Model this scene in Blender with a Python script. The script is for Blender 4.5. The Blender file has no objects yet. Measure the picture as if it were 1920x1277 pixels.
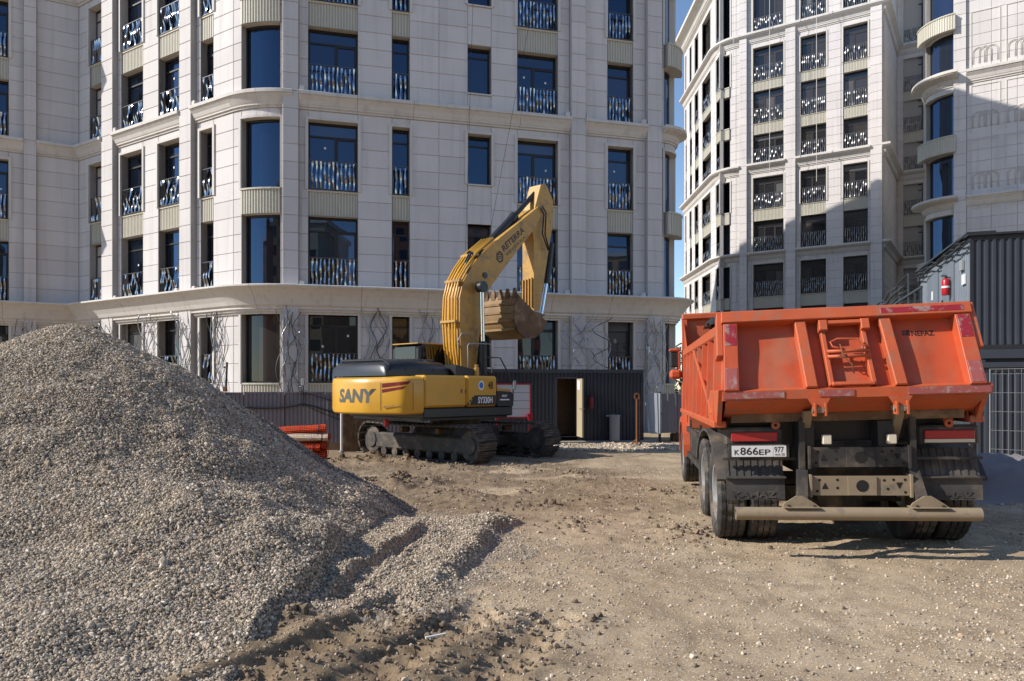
import bpy, math, random
import numpy as np
from mathutils import Vector, Matrix

random.seed(7); RNG = np.random.default_rng(7)
S = bpy.context.scene; COL = S.collection
R = math.radians

# ------------------------------------------------------------------ camera
F = 1400.0; HOR = 728.0; EYE = 1.60          # focal length and horizon row of the 1920 px photograph, eye height
cam = bpy.data.cameras.new('camera'); camo = bpy.data.objects.new('camera', cam); COL.objects.link(camo)
cam.sensor_width = 36; cam.lens = F/1920*36; cam.shift_y = (HOR-638.5)/1920; cam.clip_end = 3000; cam.clip_start = 0.05
camo.location = (0, 0, EYE); camo.rotation_euler = (R(90), 0, 0)
S.camera = camo
# ------------------------------------------------------------------ sky, sun, exposure
SUN_EL = R(33.5); SUN_H = Vector((-0.980, -0.200))      # horizontal direction towards the sun
SUN_H.normalize()
w = bpy.data.worlds.new('World'); S.world = w; w.use_nodes = True
nt = w.node_tree; nt.nodes.clear()
sky = nt.nodes.new('ShaderNodeTexSky'); sky.sky_type = 'NISHITA'; sky.sun_disc = False
sky.sun_elevation = SUN_EL; sky.sun_rotation = math.atan2(SUN_H.x, SUN_H.y)
sky.air_density = 1.0; sky.dust_density = 0.05; sky.ozone_density = 2.5; sky.altitude = 300
bg = nt.nodes.new('ShaderNodeBackground'); bg.inputs[1].default_value = 0.124
wo = nt.nodes.new('ShaderNodeOutputWorld')
nt.links.new(sky.outputs[0], bg.inputs[0]); nt.links.new(bg.outputs[0], wo.inputs[0])
sl = bpy.data.lights.new('sun', 'SUN'); sl.energy = 3.85; sl.angle = R(0.5); sl.color = (1.0, 0.94, 0.86)
so = bpy.data.objects.new('sun', sl); COL.objects.link(so)
sv = Vector((SUN_H.x*math.cos(SUN_EL), SUN_H.y*math.cos(SUN_EL), math.sin(SUN_EL)))
so.rotation_euler = sv.to_track_quat('Z', 'Y').to_euler(); so.location = sv*60
S.view_settings.view_transform = 'Standard'; S.view_settings.look = 'None'
S.view_settings.exposure = 0.54; S.view_settings.gamma = 1.0; S.view_settings.use_curve_mapping = False
S.cycles.max_bounces = 5; S.cycles.diffuse_bounces = 3; S.cycles.glossy_bounces = 3
S.cycles.caustics_reflective = False; S.cycles.caustics_refractive = False
try: S.cycles.use_denoising = True
except Exception: pass

# ------------------------------------------------------------------ helpers
def PX(x, y, z):                 # point that the photograph shows at pixel (x, y), z metres in front of the camera
    return Vector(((x-960)/F*z, z, EYE+(HOR-y)/F*z))

def tag(o, label=None, cat=None, group=None, kind=None):
    if label: o['label'] = label
    if cat: o['category'] = cat
    if group: o['group'] = group
    if kind: o['kind'] = kind
    return o

BASE = {}
def thing(name, label, cat, loc=(0,0,0), rot=(0,0,0), group=None):
    o = bpy.data.objects.new(name, None); COL.objects.link(o)
    o.empty_display_size = 0.2
    o.location = loc; o.rotation_euler = rot
    tag(o, label, cat, group); return o

def place(name, me, parent=None, loc=(0,0,0), rot=(0,0,0)):
    o = bpy.data.objects.new(name, me); COL.objects.link(o)
    o.parent = parent; o.location = loc; o.rotation_euler = rot
    return o

class MB:
    """collects faces; build() links them as one mesh object"""
    def __init__(s): s.v = []; s.f = []; s.m = []; s.mi = 0
    def add(s, vs, fs):
        n = len(s.v); s.v += [tuple(p) for p in vs]; s.f += [tuple(i+n for i in f) for f in fs]; s.m += [s.mi]*len(fs); return s
    def quad(s, a, b, c, d): return s.add([a, b, c, d], [(0,1,2,3)])
    def poly(s, pts): return s.add(pts, [tuple(range(len(pts)))])
    def box(s, x0, x1, y0, y1, z0, z1, bv=0.0):
        if x0 > x1: x0, x1 = x1, x0
        if y0 > y1: y0, y1 = y1, y0
        if z0 > z1: z0, z1 = z1, z0
        if bv <= 0:
            v = [(x0,y0,z0),(x1,y0,z0),(x1,y1,z0),(x0,y1,z0),(x0,y0,z1),(x1,y0,z1),(x1,y1,z1),(x0,y1,z1)]
            return s.add(v, [(3,2,1,0),(4,5,6,7),(0,1,5,4),(1,2,6,5),(2,3,7,6),(3,0,4,7)])
        b = min(bv, (x1-x0)/2.01, (y1-y0)/2.01, (z1-z0)/2.01)
        v = []; idx = {}
        for i, sx in enumerate((x0, x1)):
            for j, sy in enumerate((y0, y1)):
                for k, sz in enumerate((z0, z1)):
                    ix = b if i == 0 else -b; iy = b if j == 0 else -b; iz = b if k == 0 else -b
                    idx[i,j,k,0] = len(v); v.append((sx, sy+iy, sz+iz))
                    idx[i,j,k,1] = len(v); v.append((sx+ix, sy, sz+iz))
                    idx[i,j,k,2] = len(v); v.append((sx+ix, sy+iy, sz))
        f = []
        f.append((idx[0,0,0,0],idx[0,0,1,0],idx[0,1,1,0],idx[0,1,0,0])); f.append((idx[1,0,0,0],idx[1,1,0,0],idx[1,1,1,0],idx[1,0,1,0]))
        f.append((idx[0,0,0,1],idx[1,0,0,1],idx[1,0,1,1],idx[0,0,1,1])); f.append((idx[0,1,0,1],idx[0,1,1,1],idx[1,1,1,1],idx[1,1,0,1]))
        f.append((idx[0,0,0,2],idx[0,1,0,2],idx[1,1,0,2],idx[1,0,0,2])); f.append((idx[0,0,1,2],idx[1,0,1,2],idx[1,1,1,2],idx[0,1,1,2]))
        for i in (0,1):
            for j in (0,1):
                f.append((idx[i,j,0,0],idx[i,j,1,0],idx[i,j,1,1],idx[i,j,0,1]))
            for k in (0,1):
                f.append((idx[i,0,k,0],idx[i,1,k,0],idx[i,1,k,2],idx[i,0,k,2]))
        for j in (0,1):
            for k in (0,1):
                f.append((idx[0,j,k,1],idx[1,j,k,1],idx[1,j,k,2],idx[0,j,k,2]))
        for i in (0,1):
            for j in (0,1):
                for k in (0,1): f.append((idx[i,j,k,0],idx[i,j,k,1],idx[i,j,k,2]))
        return s.add(v, f)
    def prism(s, poly, fn, a, b):
        """polygon of 2-D points, fn(p, q, t) -> 3-D, extruded from t=a to t=b"""
        n = len(poly)
        v = [fn(p[0], p[1], a) for p in poly]+[fn(p[0], p[1], b) for p in poly]
        f = [tuple(range(n-1, -1, -1)), tuple(range(n, 2*n))]
        f += [(i, (i+1) % n, n+(i+1) % n, n+i) for i in range(n)]
        return s.add(v, f)
    def tube(s, pts, r, n=8, cap=True):
        pts = [Vector(p) for p in pts]; rs = r if isinstance(r, (list, tuple)) else [r]*len(pts)
        v = []; up = None
        for i, p in enumerate(pts):
            t = (pts[min(i+1, len(pts)-1)]-pts[max(i-1, 0)]).normalized()
            if up is None:
                up = Vector((0,0,1)) if abs(t.z) < .9 else Vector((1,0,0))
            a = t.cross(up)
            if a.length < 1e-5: a = t.cross(Vector((.3,.8,.1)))
            a.normalize(); b = a.cross(t).normalized(); up = b
            for k in range(n):
                an = 2*math.pi*k/n; v.append(p+(a*math.cos(an)+b*math.sin(an))*rs[i])
        f = []
        for i in range(len(pts)-1):
            for k in range(n):
                f.append((i*n+k, i*n+(k+1) % n, (i+1)*n+(k+1) % n, (i+1)*n+k))
        if cap: f += [tuple(range(n-1, -1, -1)), tuple(range((len(pts)-1)*n, len(pts)*n))]
        return s.add(v, f)
    def lathe(s, prof, axis_fn, n=32, close=False):
        """prof: list of (r, t); axis_fn(r*cos, r*sin, t) -> 3-D"""
        v = []; m = len(prof)
        for k in range(n):
            an = 2*math.pi*k/n
            for (r, t) in prof: v.append(axis_fn(r*math.cos(an), r*math.sin(an), t))
        f = []
        for k in range(n):
            k2 = (k+1) % n
            for i in range(m-1 if not close else m):
                i2 = (i+1) % m
                f.append((k*m+i, k2*m+i, k2*m+i2, k*m+i2))
        return s.add(v, f)
    def mesh(s, name, mats, off=(0,0,0), M=None, smooth=False, ang=None):
        me = bpy.data.meshes.new(name)
        if M is not None: vs = [tuple(M @ Vector(p)) for p in s.v]
        elif off != (0,0,0): vs = [(p[0]-off[0], p[1]-off[1], p[2]-off[2]) for p in s.v]
        else: vs = s.v
        me.from_pydata(vs, [], s.f)
        for mt in (mats if isinstance(mats, (list, tuple)) else [mats]): me.materials.append(mt)
        if any(s.m): me.polygons.foreach_set('material_index', s.m)
        if smooth:
            me.polygons.foreach_set('use_smooth', [True]*len(s.f))
            if ang is not None:
                try: me.set_sharp_from_angle(angle=R(ang))
                except Exception: pass
        me.update(); return me
    def build(s, name, mats, parent=None, off=(0,0,0), M=None, smooth=False, ang=None, kind=None, label=None, loc=(0,0,0), rot=(0,0,0)):
        o = place(name, s.mesh(name, mats, off, M, smooth, ang), parent, loc, rot)
        if kind: o['kind'] = kind
        if label: o['label'] = label
        return o

def text_mb(body, width, height, shear=0.0, fat=0.0, ext=0.002):
    """flat lettering in the xz plane (x right, z up, facing -y), lower left at 0, scaled to width x height"""
    cu = bpy.data.curves.new('lettering', 'FONT'); cu.body = body; cu.shear = shear; cu.offset = fat; cu.resolution_u = 3
    ob = bpy.data.objects.new('lettering_tmp', cu); COL.objects.link(ob)
    dg = bpy.context.evaluated_depsgraph_get()
    me = bpy.data.meshes.new_from_object(ob.evaluated_get(dg))
    vs = np.array([v.co[:] for v in me.vertices]); fs = [tuple(p.vertices) for p in me.polygons]
    bpy.data.objects.remove(ob); bpy.data.curves.remove(cu); bpy.data.meshes.remove(me)
    lo = vs.min(0); sz = vs.max(0)-lo
    mb = MB(); mb.add([((v[0]-lo[0])/sz[0]*width, -ext, (v[1]-lo[1])/sz[1]*height) for v in vs], fs)
    return mb

# numpy value noise
_LAT = RNG.random((64, 256, 256))
def vnoise(x, y, seed=0):
    x = np.asarray(x, float); y = np.asarray(y, float)
    L = _LAT[seed % 64]; xi = np.floor(x).astype(int); yi = np.floor(y).astype(int); fx = x-xi; fy = y-yi
    fx = fx*fx*(3-2*fx); fy = fy*fy*(3-2*fy)
    a = L[xi & 255, yi & 255]; b = L[(xi+1) & 255, yi & 255]; c = L[xi & 255, (yi+1) & 255]; d = L[(xi+1) & 255, (yi+1) & 255]
    return ((a*(1-fx)+b*fx)*(1-fy)+(c*(1-fx)+d*fx)*fy)*2-1
def fbm(x, y, seed=0, oct=4, gain=.5):
    s = 0; a = 1
    for o in range(oct):
        s = s+a*vnoise(x*2**o+13.7*o, y*2**o+7.1*o, seed+o); a *= gain
    return s
def sstep(a, b, x):
    t = np.clip((np.asarray(x, float)-a)/(b-a), 0, 1); return t*t*(3-2*t)

# ------------------------------------------------------------------ materials
MAT = {}
def mat(name, col, rough=.6, metal=0.0, var=0.0, vscale=4.0, col2=None, c2scale=3.0, c2lo=.5, c2hi=.6, bump=0.0, bscale=40, spec=.5, rnd=0.0, ior=None, coat=0.0, dist=.01, vdetail=6, co='Object', streak=0.0, island=0.0):
    m = bpy.data.materials.new(name); m.use_nodes = True
    n = m.node_tree.nodes; l = m.node_tree.links; b = n['Principled BSDF']
    b.inputs['Roughness'].default_value = rough; b.inputs['Metallic'].default_value = metal
    b.inputs['Specular IOR Level'].default_value = spec
    if ior: b.inputs['IOR'].default_value = ior
    if coat: b.inputs['Coat Weight'].default_value = coat; b.inputs['Coat Roughness'].default_value = .25
    tc = n.new('ShaderNodeTexCoord'); cur = None
    rgb = n.new('ShaderNodeRGB'); rgb.outputs[0].default_value = (*col, 1); cur = rgb.outputs[0]
    if col2 is not None:
        t = n.new('ShaderNodeTexNoise'); t.inputs['Scale'].default_value = c2scale; t.inputs['Detail'].default_value = 8; t.inputs['Roughness'].default_value = .65
        l.new(tc.outputs[co], t.inputs['Vector'])
        mr = n.new('ShaderNodeMapRange'); mr.inputs[1].default_value = c2lo; mr.inputs[2].default_value = c2hi; l.new(t.outputs[0], mr.inputs[0])
        mx = n.new('ShaderNodeMix'); mx.data_type = 'RGBA'; l.new(mr.outputs[0], mx.inputs[0]); l.new(cur, mx.inputs[6]); mx.inputs[7].default_value = (*col2, 1); cur = mx.outputs[2]
    if var > 0:
        t = n.new('ShaderNodeTexNoise'); t.inputs['Scale'].default_value = vscale; t.inputs['Detail'].default_value = vdetail; l.new(tc.outputs[co], t.inputs['Vector'])
        mr = n.new('ShaderNodeMapRange'); mr.inputs[1].default_value = .25; mr.inputs[2].default_value = .75; mr.inputs[3].default_value = 1-var; mr.inputs[4].default_value = 1+var
        l.new(t.outputs[0], mr.inputs[0])
        hs = n.new('ShaderNodeHueSaturation'); l.new(mr.outputs[0], hs.inputs['Value']); l.new(cur, hs.inputs['Color']); cur = hs.outputs[0]
    if rnd > 0:
        oi = n.new('ShaderNodeObjectInfo'); mr = n.new('ShaderNodeMapRange'); mr.inputs[3].default_value = 1-rnd; mr.inputs[4].default_value = 1+rnd; l.new(oi.outputs['Random'], mr.inputs[0])
        hs = n.new('ShaderNodeHueSaturation'); l.new(mr.outputs[0], hs.inputs['Value']); l.new(cur, hs.inputs['Color']); cur = hs.outputs[0]
    if island > 0:
        gi = n.new('ShaderNodeNewGeometry'); mr = n.new('ShaderNodeMapRange'); mr.inputs[3].default_value = 1-island; mr.inputs[4].default_value = 1+island; l.new(gi.outputs['Random Per Island'], mr.inputs[0])
        hs = n.new('ShaderNodeHueSaturation'); l.new(mr.outputs[0], hs.inputs['Value']); l.new(cur, hs.inputs['Color']); cur = hs.outputs[0]
    if streak > 0:          # faint vertical run-off stains
        mp = n.new('ShaderNodeMapping'); mp.inputs['Scale'].default_value = (5, 5, .22); l.new(tc.outputs[co], mp.inputs[0])
        t = n.new('ShaderNodeTexNoise'); t.inputs['Scale'].default_value = 1.0; t.inputs['Detail'].default_value = 6; l.new(mp.outputs[0], t.inputs['Vector'])
        mr = n.new('ShaderNodeMapRange'); mr.inputs[1].default_value = .52; mr.inputs[2].default_value = .78; mr.inputs[3].default_value = 1; mr.inputs[4].default_value = 1-streak*1.6; l.new(t.outputs[0], mr.inputs[0])
        hs = n.new('ShaderNodeHueSaturation'); l.new(mr.outputs[0], hs.inputs['Value']); l.new(cur, hs.inputs['Color']); cur = hs.outputs[0]
    l.new(cur, b.inputs['Base Color'])
    if bump > 0:
        t = n.new('ShaderNodeTexNoise'); t.inputs['Scale'].default_value = bscale; t.inputs['Detail'].default_value = 5; l.new(tc.outputs[co], t.inputs['Vector'])
        bp = n.new('ShaderNodeBump'); bp.inputs['Strength'].default_value = bump; bp.inputs['Distance'].default_value = dist
        l.new(t.outputs[0], bp.inputs['Height']); l.new(bp.outputs[0], b.inputs['Normal'])
    MAT[name] = m; return m

mat('stone', (.63,.592,.570), .8, var=.05, vscale=.8, rnd=.05, bump=.15, bscale=60, dist=.004, streak=.10, island=.05)
mat('stone_joint', (.40,.375,.35), .9)
mat('stone_trim', (.62,.58,.535), .8, var=.06, vscale=.6, streak=.12)
mat('cream_metal', (.54,.51,.42), .55, var=.03)
mat('win_frame', (.018,.014,.013), .4)
mat('steel', (.36,.37,.40), .2, metal=1.0)
mat('steel_dim', (.22,.22,.23), .38, metal=1.0)
mat('steel_wire', (.40,.40,.41), .3, metal=1.0)
mat('rail_metal', (.10,.10,.11), .4, metal=.6)
def glass_mat(name, base, fres, tint):
    m = bpy.data.materials.new(name); m.use_nodes = True
    n = m.node_tree.nodes; l = m.node_tree.links; b = n['Principled BSDF']; out = n['Material Output']
    b.inputs['Base Color'].default_value = (*base, 1); b.inputs['Roughness'].default_value = .5; b.inputs['Specular IOR Level'].default_value = 0
    oi = n.new('ShaderNodeObjectInfo'); cr = n.new('ShaderNodeValToRGB'); cr.color_ramp.interpolation = 'CONSTANT'; e = cr.color_ramp.elements
    for k, (p_, f_) in enumerate(((0, (1, 1, 1)), (.45, (2.2, 1.9, 1.6)), (.7, (.5, .5, .6)), (.85, (5, 4.2, 3.4)), (.95, (8, 7, 6)))):
        q_ = e[k] if k < 2 else e.new(p_); q_.position = p_; q_.color = tuple(min(.12, base[j]*f_[j]) for j in range(3))+(1,)
    l.new(oi.outputs['Random'], cr.inputs[0]); l.new(cr.outputs[0], b.inputs['Base Color'])
    tc = n.new('ShaderNodeTexCoord'); t = n.new('ShaderNodeTexNoise'); t.inputs['Scale'].default_value = .9; t.inputs['Detail'].default_value = 1
    l.new(tc.outputs['Object'], t.inputs['Vector'])
    bp = n.new('ShaderNodeBump'); bp.inputs['Strength'].default_value = .03; bp.inputs['Distance'].default_value = .04; l.new(t.outputs[0], bp.inputs['Height'])
    g = n.new('ShaderNodeBsdfGlossy'); g.inputs['Roughness'].default_value = .01; g.inputs['Color'].default_value = (*tint, 1); l.new(bp.outputs[0], g.inputs['Normal'])
    fr = n.new('ShaderNodeFresnel'); fr.inputs['IOR'].default_value = fres; l.new(bp.outputs[0], fr.inputs['Normal'])
    mx = n.new('ShaderNodeMixShader'); l.new(fr.outputs[0], mx.inputs[0]); l.new(b.outputs[0], mx.inputs[1]); l.new(g.outputs[0], mx.inputs[2]); l.new(mx.outputs[0], out.inputs[0])
    MAT[name] = m
glass_mat('glass', (.007,.009,.014), 2.0, (.42,.64,1.0))
glass_mat('glass_dark', (.02,.02,.022), 1.6, (.9,.95,1.0))
mat('orange', (.50,.085,.028), .52, streak=.16, var=.16, vscale=2.6, col2=(.36,.15,.085), c2scale=2.2, c2lo=.48, c2hi=.74, bump=.12, bscale=9, dist=.01)
mat('orange_worn', (.50,.10,.033), .55, var=.12, vscale=5, col2=(.33,.14,.085), c2scale=5.5, c2lo=.52, c2hi=.68, bump=.2, bscale=30)
mat('red_tape', (.30,.02,.03), .4, col2=(.30,.22,.19), c2scale=14, c2lo=.5, c2hi=.6)
mat('pink_tape', (.34,.09,.08), .5, col2=(.34,.25,.22), c2scale=14, c2lo=.52, c2hi=.62)
mat('yellow', (.64,.335,.028), .36, var=.06, vscale=1.5, col2=(.46,.27,.07), c2scale=2.2, c2lo=.58, c2hi=.75, coat=.2)
mat('yellow_dirty', (.50,.275,.055), .5, var=.12, vscale=3, col2=(.26,.17,.08), c2scale=3.5, c2lo=.52, c2hi=.66)
mat('track_steel', (.055,.047,.040), .7, var=.25, vscale=5, col2=(.15,.115,.08), c2scale=4, c2lo=.5, c2hi=.68, bump=.3, bscale=20)
mat('bucket_steel', (.27,.165,.065), .7, var=.12, vscale=4, col2=(.17,.105,.055), c2scale=2.2, c2lo=.46, c2hi=.70, bump=.3, bscale=20)
mat('rust_mud', (.15,.085,.045), .85, var=.25, vscale=5, col2=(.25,.17,.10), c2scale=4, c2lo=.48, c2hi=.62, bump=.4, bscale=20)
mat('black_metal', (.022,.023,.026), .38, var=.1)
mat('black_gloss', (.018,.020,.024), .34, var=.2, vscale=3)
mat('rubber', (.035,.033,.032), .75, var=.2, vscale=6, col2=(.16,.13,.10), c2scale=5, c2lo=.48, c2hi=.70, bump=.2, bscale=50)
mat('dusty_black', (.055,.050,.046), .75, var=.25, vscale=4, col2=(.17,.13,.095), c2scale=3, c2lo=.46, c2hi=.72)
mat('dusty_frame', (.036,.032,.029), .7, var=.2, col2=(.15,.11,.075), c2scale=4, c2lo=.48, c2hi=.74)
mat('dusty_tan', (.27,.205,.13), .8, var=.15, col2=(.13,.11,.09), c2scale=4, c2lo=.55, c2hi=.7)
mat('hub_grey', (.32,.31,.30), .5, var=.1, col2=(.18,.14,.1), c2scale=6, c2lo=.5, c2hi=.65)
mat('chrome', (.75,.75,.75), .12, metal=1.0)
mat('charcoal_sheet', (.030,.034,.044), .5, var=.12, vscale=1.5)
mat('charcoal_stack', (.036,.042,.055), .5, var=.12, vscale=1.5)
mat('grey_sheet', (.20,.178,.188), .55, var=.08, vscale=1.2)
mat('blue_grey_sheet', (.15,.175,.21), .55, var=.12, vscale=2, col2=(.13,.14,.16), c2scale=2.2, c2lo=.6, c2hi=.7)
mat('light_sheet', (.42,.44,.47), .5)
mat('cream_door', (.46,.38,.24), .5)
mat('red', (.42,.012,.02), .35)
mat('dark_red', (.22,.02,.02), .45)
mat('white', (.75,.75,.73), .5)
mat('grey_paint', (.28,.29,.30), .45)
mat('rust', (.20,.075,.03), .85, var=.25, vscale=12)
mat('orange_net', (.70,.085,.018), .6, var=.15, vscale=9)
mat('net_core', (.24,.03,.012), .8, var=.3, vscale=14)
mat('white_net', (.72,.62,.5), .6)
mat('tarp', (.25,.22,.21), .85, var=.12, vscale=2, bump=.2, bscale=12)
mat('clear_red', (.42,.03,.03), .25, var=.1, vscale=60)
mat('lamp_white', (.65,.58,.45), .3)
mat('ink', (.018,.016,.014), .5)
mat('ink_faded', (.10,.075,.05), .6)
mat('ink_grey', (.09,.09,.075), .45)
mat('white_letter', (.80,.80,.80), .4)
mat('blue_emblem', (.04,.16,.50), .4)
mat('plate_white', (.70,.70,.68), .4)
mat('wood', (.22,.14,.08), .8, var=.2, vscale=8)
mat('cable', (.012,.012,.013), .5)
mat('concrete', (.30,.28,.25), .9, var=.1)
mat('foliage', (.05,.09,.025), .6, rnd=.2)
mat('bark', (.08,.06,.045), .9)
mat('dark_room', (.012,.011,.010), .9)
# ------------------------------------------------------------------ ground
def plan(x, y, gz=0.0):          # plan position of a ground pixel
    z = (EYE-gz)*F/(y-HOR); return ((x-960)/F*z, z)

def line_d(X, Y, a, b):
    ax, ay = a; bx, by = b; L = math.hypot(bx-ax, by-ay); ux, uy = (bx-ax)/L, (by-ay)/L
    t = (X-ax)*ux+(Y-ay)*uy; d = (X-ax)*uy-(Y-ay)*ux        # d > 0 to the right of a->b
    return t, d, L

def gbase(X, Y):
    X = np.asarray(X, float); Y = np.asarray(Y, float)
    g = -.15*sstep(9, 16, Y)-.05*sstep(18, 25, Y)
    g = g+.020*np.clip(X-2.1, 0, 4)*(1-sstep(12, 16, Y))
    return g

MOUNDS = []
for (px_, py_, h, r) in ((742,912,.20,.42),(760,905,.12,.30),(805,905,.17,.35),(985,922,.15,.26),(1105,905,.06,.25),(700,905,.10,.4),(860,925,.05,.4),
                         (1240,925,.05,.5),(1010,950,.05,.5),(1080,890,.07,.4),(640,868,.16,.6),(700,862,.20,.5),(760,868,.16,.6),(860,880,.12,.7),(960,878,.08,.6),
                         (545,1160,.05,.16),(690,1150,.05,.16),(800,1170,.05,.16),(1080,985,.03,.4),(1290,1000,.03,.5)):
    x_, y_ = plan(px_, py_, float(gbase(0, plan(px_, py_)[1]))); MOUNDS.append((x_, y_, h, r))
RUTS = [((-1.75, 3.6), (-.75, 5.6), .34, .105), ((-1.05, 3.6), (-.15, 5.5), .34, .095), ((-.30, 3.8), (.35, 5.3), .30, .055),
        ((-1.32, 5.6), (-.88, 8.1), .20, .085), ((-2.0, 4.6), (-1.45, 5.9), .26, .05)]
EDGE = ((-.52, 6.35), (-.12, 8.6))

def tongue(X, Y):
    t, d, L = line_d(X, Y, *EDGE)
    wob = .10*fbm(X*1.6, Y*1.6, 3, 3)
    m = sstep(.20, -.06, d+wob*1.3)*sstep(9.3, 8.5, Y+wob*2)*sstep(5.0, 6.3, Y+wob)
    m = m*sstep(-4.2, -2.6, X)
    return m

def gravel_mask(X, Y):
    n = fbm(X*.7, Y*.7, 11, 4)
    m = tongue(X, Y)
    m = np.maximum(m, sstep(-.1, .8, n+.35*sstep(1.5, -1.5, X)-.25*sstep(9, 11, Y))*.42)
    dd = np.hypot(X+4.6, (Y-7.6)*1.02)
    m = np.maximum(m, sstep(5.3, 4.3, dd+.5*fbm(X*1.1, Y*1.1, 5, 3)))
    dark = dirt_mask(X, Y)
    return np.clip(m*(1-.85*dark), 0, 1)

def dirt_mask(X, Y):
    n = fbm(X*.9, Y*.9, 21, 4)
    a = sstep(5.55, 5.05, Y+.25*n+.25*(X+1))*sstep(-2.35, -1.7, X+.2*n)*sstep(.9, -.5, X+.4*n)
    b = sstep(8.9, 10.4, Y+.7*n)*sstep(3.6, 1.6, X+.8*n)*sstep(24, 18, Y)*.9
    b = b*sstep(-.5, .15, n+.25)
    return np.clip(np.maximum(a, b), 0, 1)

def gheight(X, Y):
    X = np.asarray(X, float); Y = np.asarray(Y, float)
    g = gbase(X, Y)
    near = sstep(40, 20, Y)
    g = g+near*(.025*fbm(X*.5, Y*.5, 1, 3)+.011*fbm(X*2.2, Y*2.2, 2, 4))
    rough = dirt_mask(X, Y)
    wp = fbm(X*1.3, Y*1.3, 44, 3)
    pa = sstep(-.25, .35, fbm(X*1.1, Y*1.1, 46, 2))
    s1 = sstep(-.1, .5, np.sin(2*math.pi*(Y+.22*X)/.125+3.2*wp)); s2 = sstep(-.1, .5, np.sin(2*math.pi*(Y+.12*X)/.42+4*wp))
    g = g+near*rough*(.026*np.maximum(fbm(X*2.2, Y*4.2, 8, 4), -.3)+.020*np.abs(fbm(X*7, Y*9, 9, 3))+pa*np.where(Y < 7, .022*s1, .040*s2))
    g = g+near*(.004*fbm(X*14, Y*14, 10, 2)+.006*fbm(X*5, Y*9, 12, 3))
    for (x, y, h, r) in MOUNDS:
        q = ((X-x)**2+((Y-y)*.8)**2)/(r*r)
        k = np.where(q < 4, np.exp(-q*1.6), 0)
        g = g+.72*h*k*(1+.8*fbm(X*3.6, Y*3.6, 17, 3))
    tg = tongue(X, Y)
    g = g+tg*(.125+.03*fbm(X*3, Y*3, 4, 3))
    for (a, b, wd, dp) in RUTS:
        t, d, L = line_d(X, Y, a, b)
        inn = sstep(wd*.62, wd*.40, np.abs(d))*sstep(-.15, .15, t)*sstep(L+.15, L-.15, t)
        rim = np.exp(-((np.abs(d)-wd*.72)/(wd*.20))**2)*sstep(-.15, .15, t)*sstep(L+.15, L-.15, t)
        lug = sstep(-.25, .35, np.sin((t+np.abs(d)*.7)*2*math.pi/.19+1.2*fbm(X*3, Y*3, 41, 2)))
        soil = 1-.8*tg
        g = g-inn*dp*(1-.75*soil*lug)+rim*dp*.22*(1+.6*fbm(X*5, Y*5, 23, 3))
    # flattened under the truck's tyres and the tracks
    return g

def graded(lo, hi, a, b, step, grow=1.07, cap=40):
    c = list(np.arange(a, b+1e-6, step)); s = step; x = b
    while x < hi: s = min(s*grow, cap); x += s; c.append(x)
    s = step; x = a; pre = []
    while x > lo: s = min(s*grow, cap); x -= s; pre.append(x)
    return np.array(pre[::-1]+c)
xs = graded(-500, 500, -4.6, 6.4, .032); ys = graded(-120, 900, 3.3, 10.5, .032, 1.035)
GX, GY = np.meshgrid(xs, ys); GZ = gheight(GX, GY)
nx, ny = len(xs), len(ys)
vv = np.stack([GX.ravel(), GY.ravel(), GZ.ravel()], 1)
ii = np.arange(nx*ny).reshape(ny, nx)
ff = np.stack([ii[:-1,:-1].ravel(), ii[:-1,1:].ravel(), ii[1:,1:].ravel(), ii[1:,:-1].ravel()], 1)
me = bpy.data.meshes.new('ground'); me.vertices.add(len(vv)); me.vertices.foreach_set('co', vv.ravel())
me.loops.add(ff.size); me.loops.foreach_set('vertex_index', ff.ravel()); me.polygons.add(len(ff))
me.polygons.foreach_set('loop_start', np.arange(0, ff.size, 4)); me.polygons.foreach_set('use_smooth', np.ones(len(ff), bool))
me.update(calc_edges=True)
for nm, fn in (('gravel', gravel_mask), ('dirt', dirt_mask)):
    at = me.attributes.new(nm, 'FLOAT', 'POINT'); at.data.foreach_set('value', fn(GX, GY).ravel().astype(np.float32))

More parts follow.
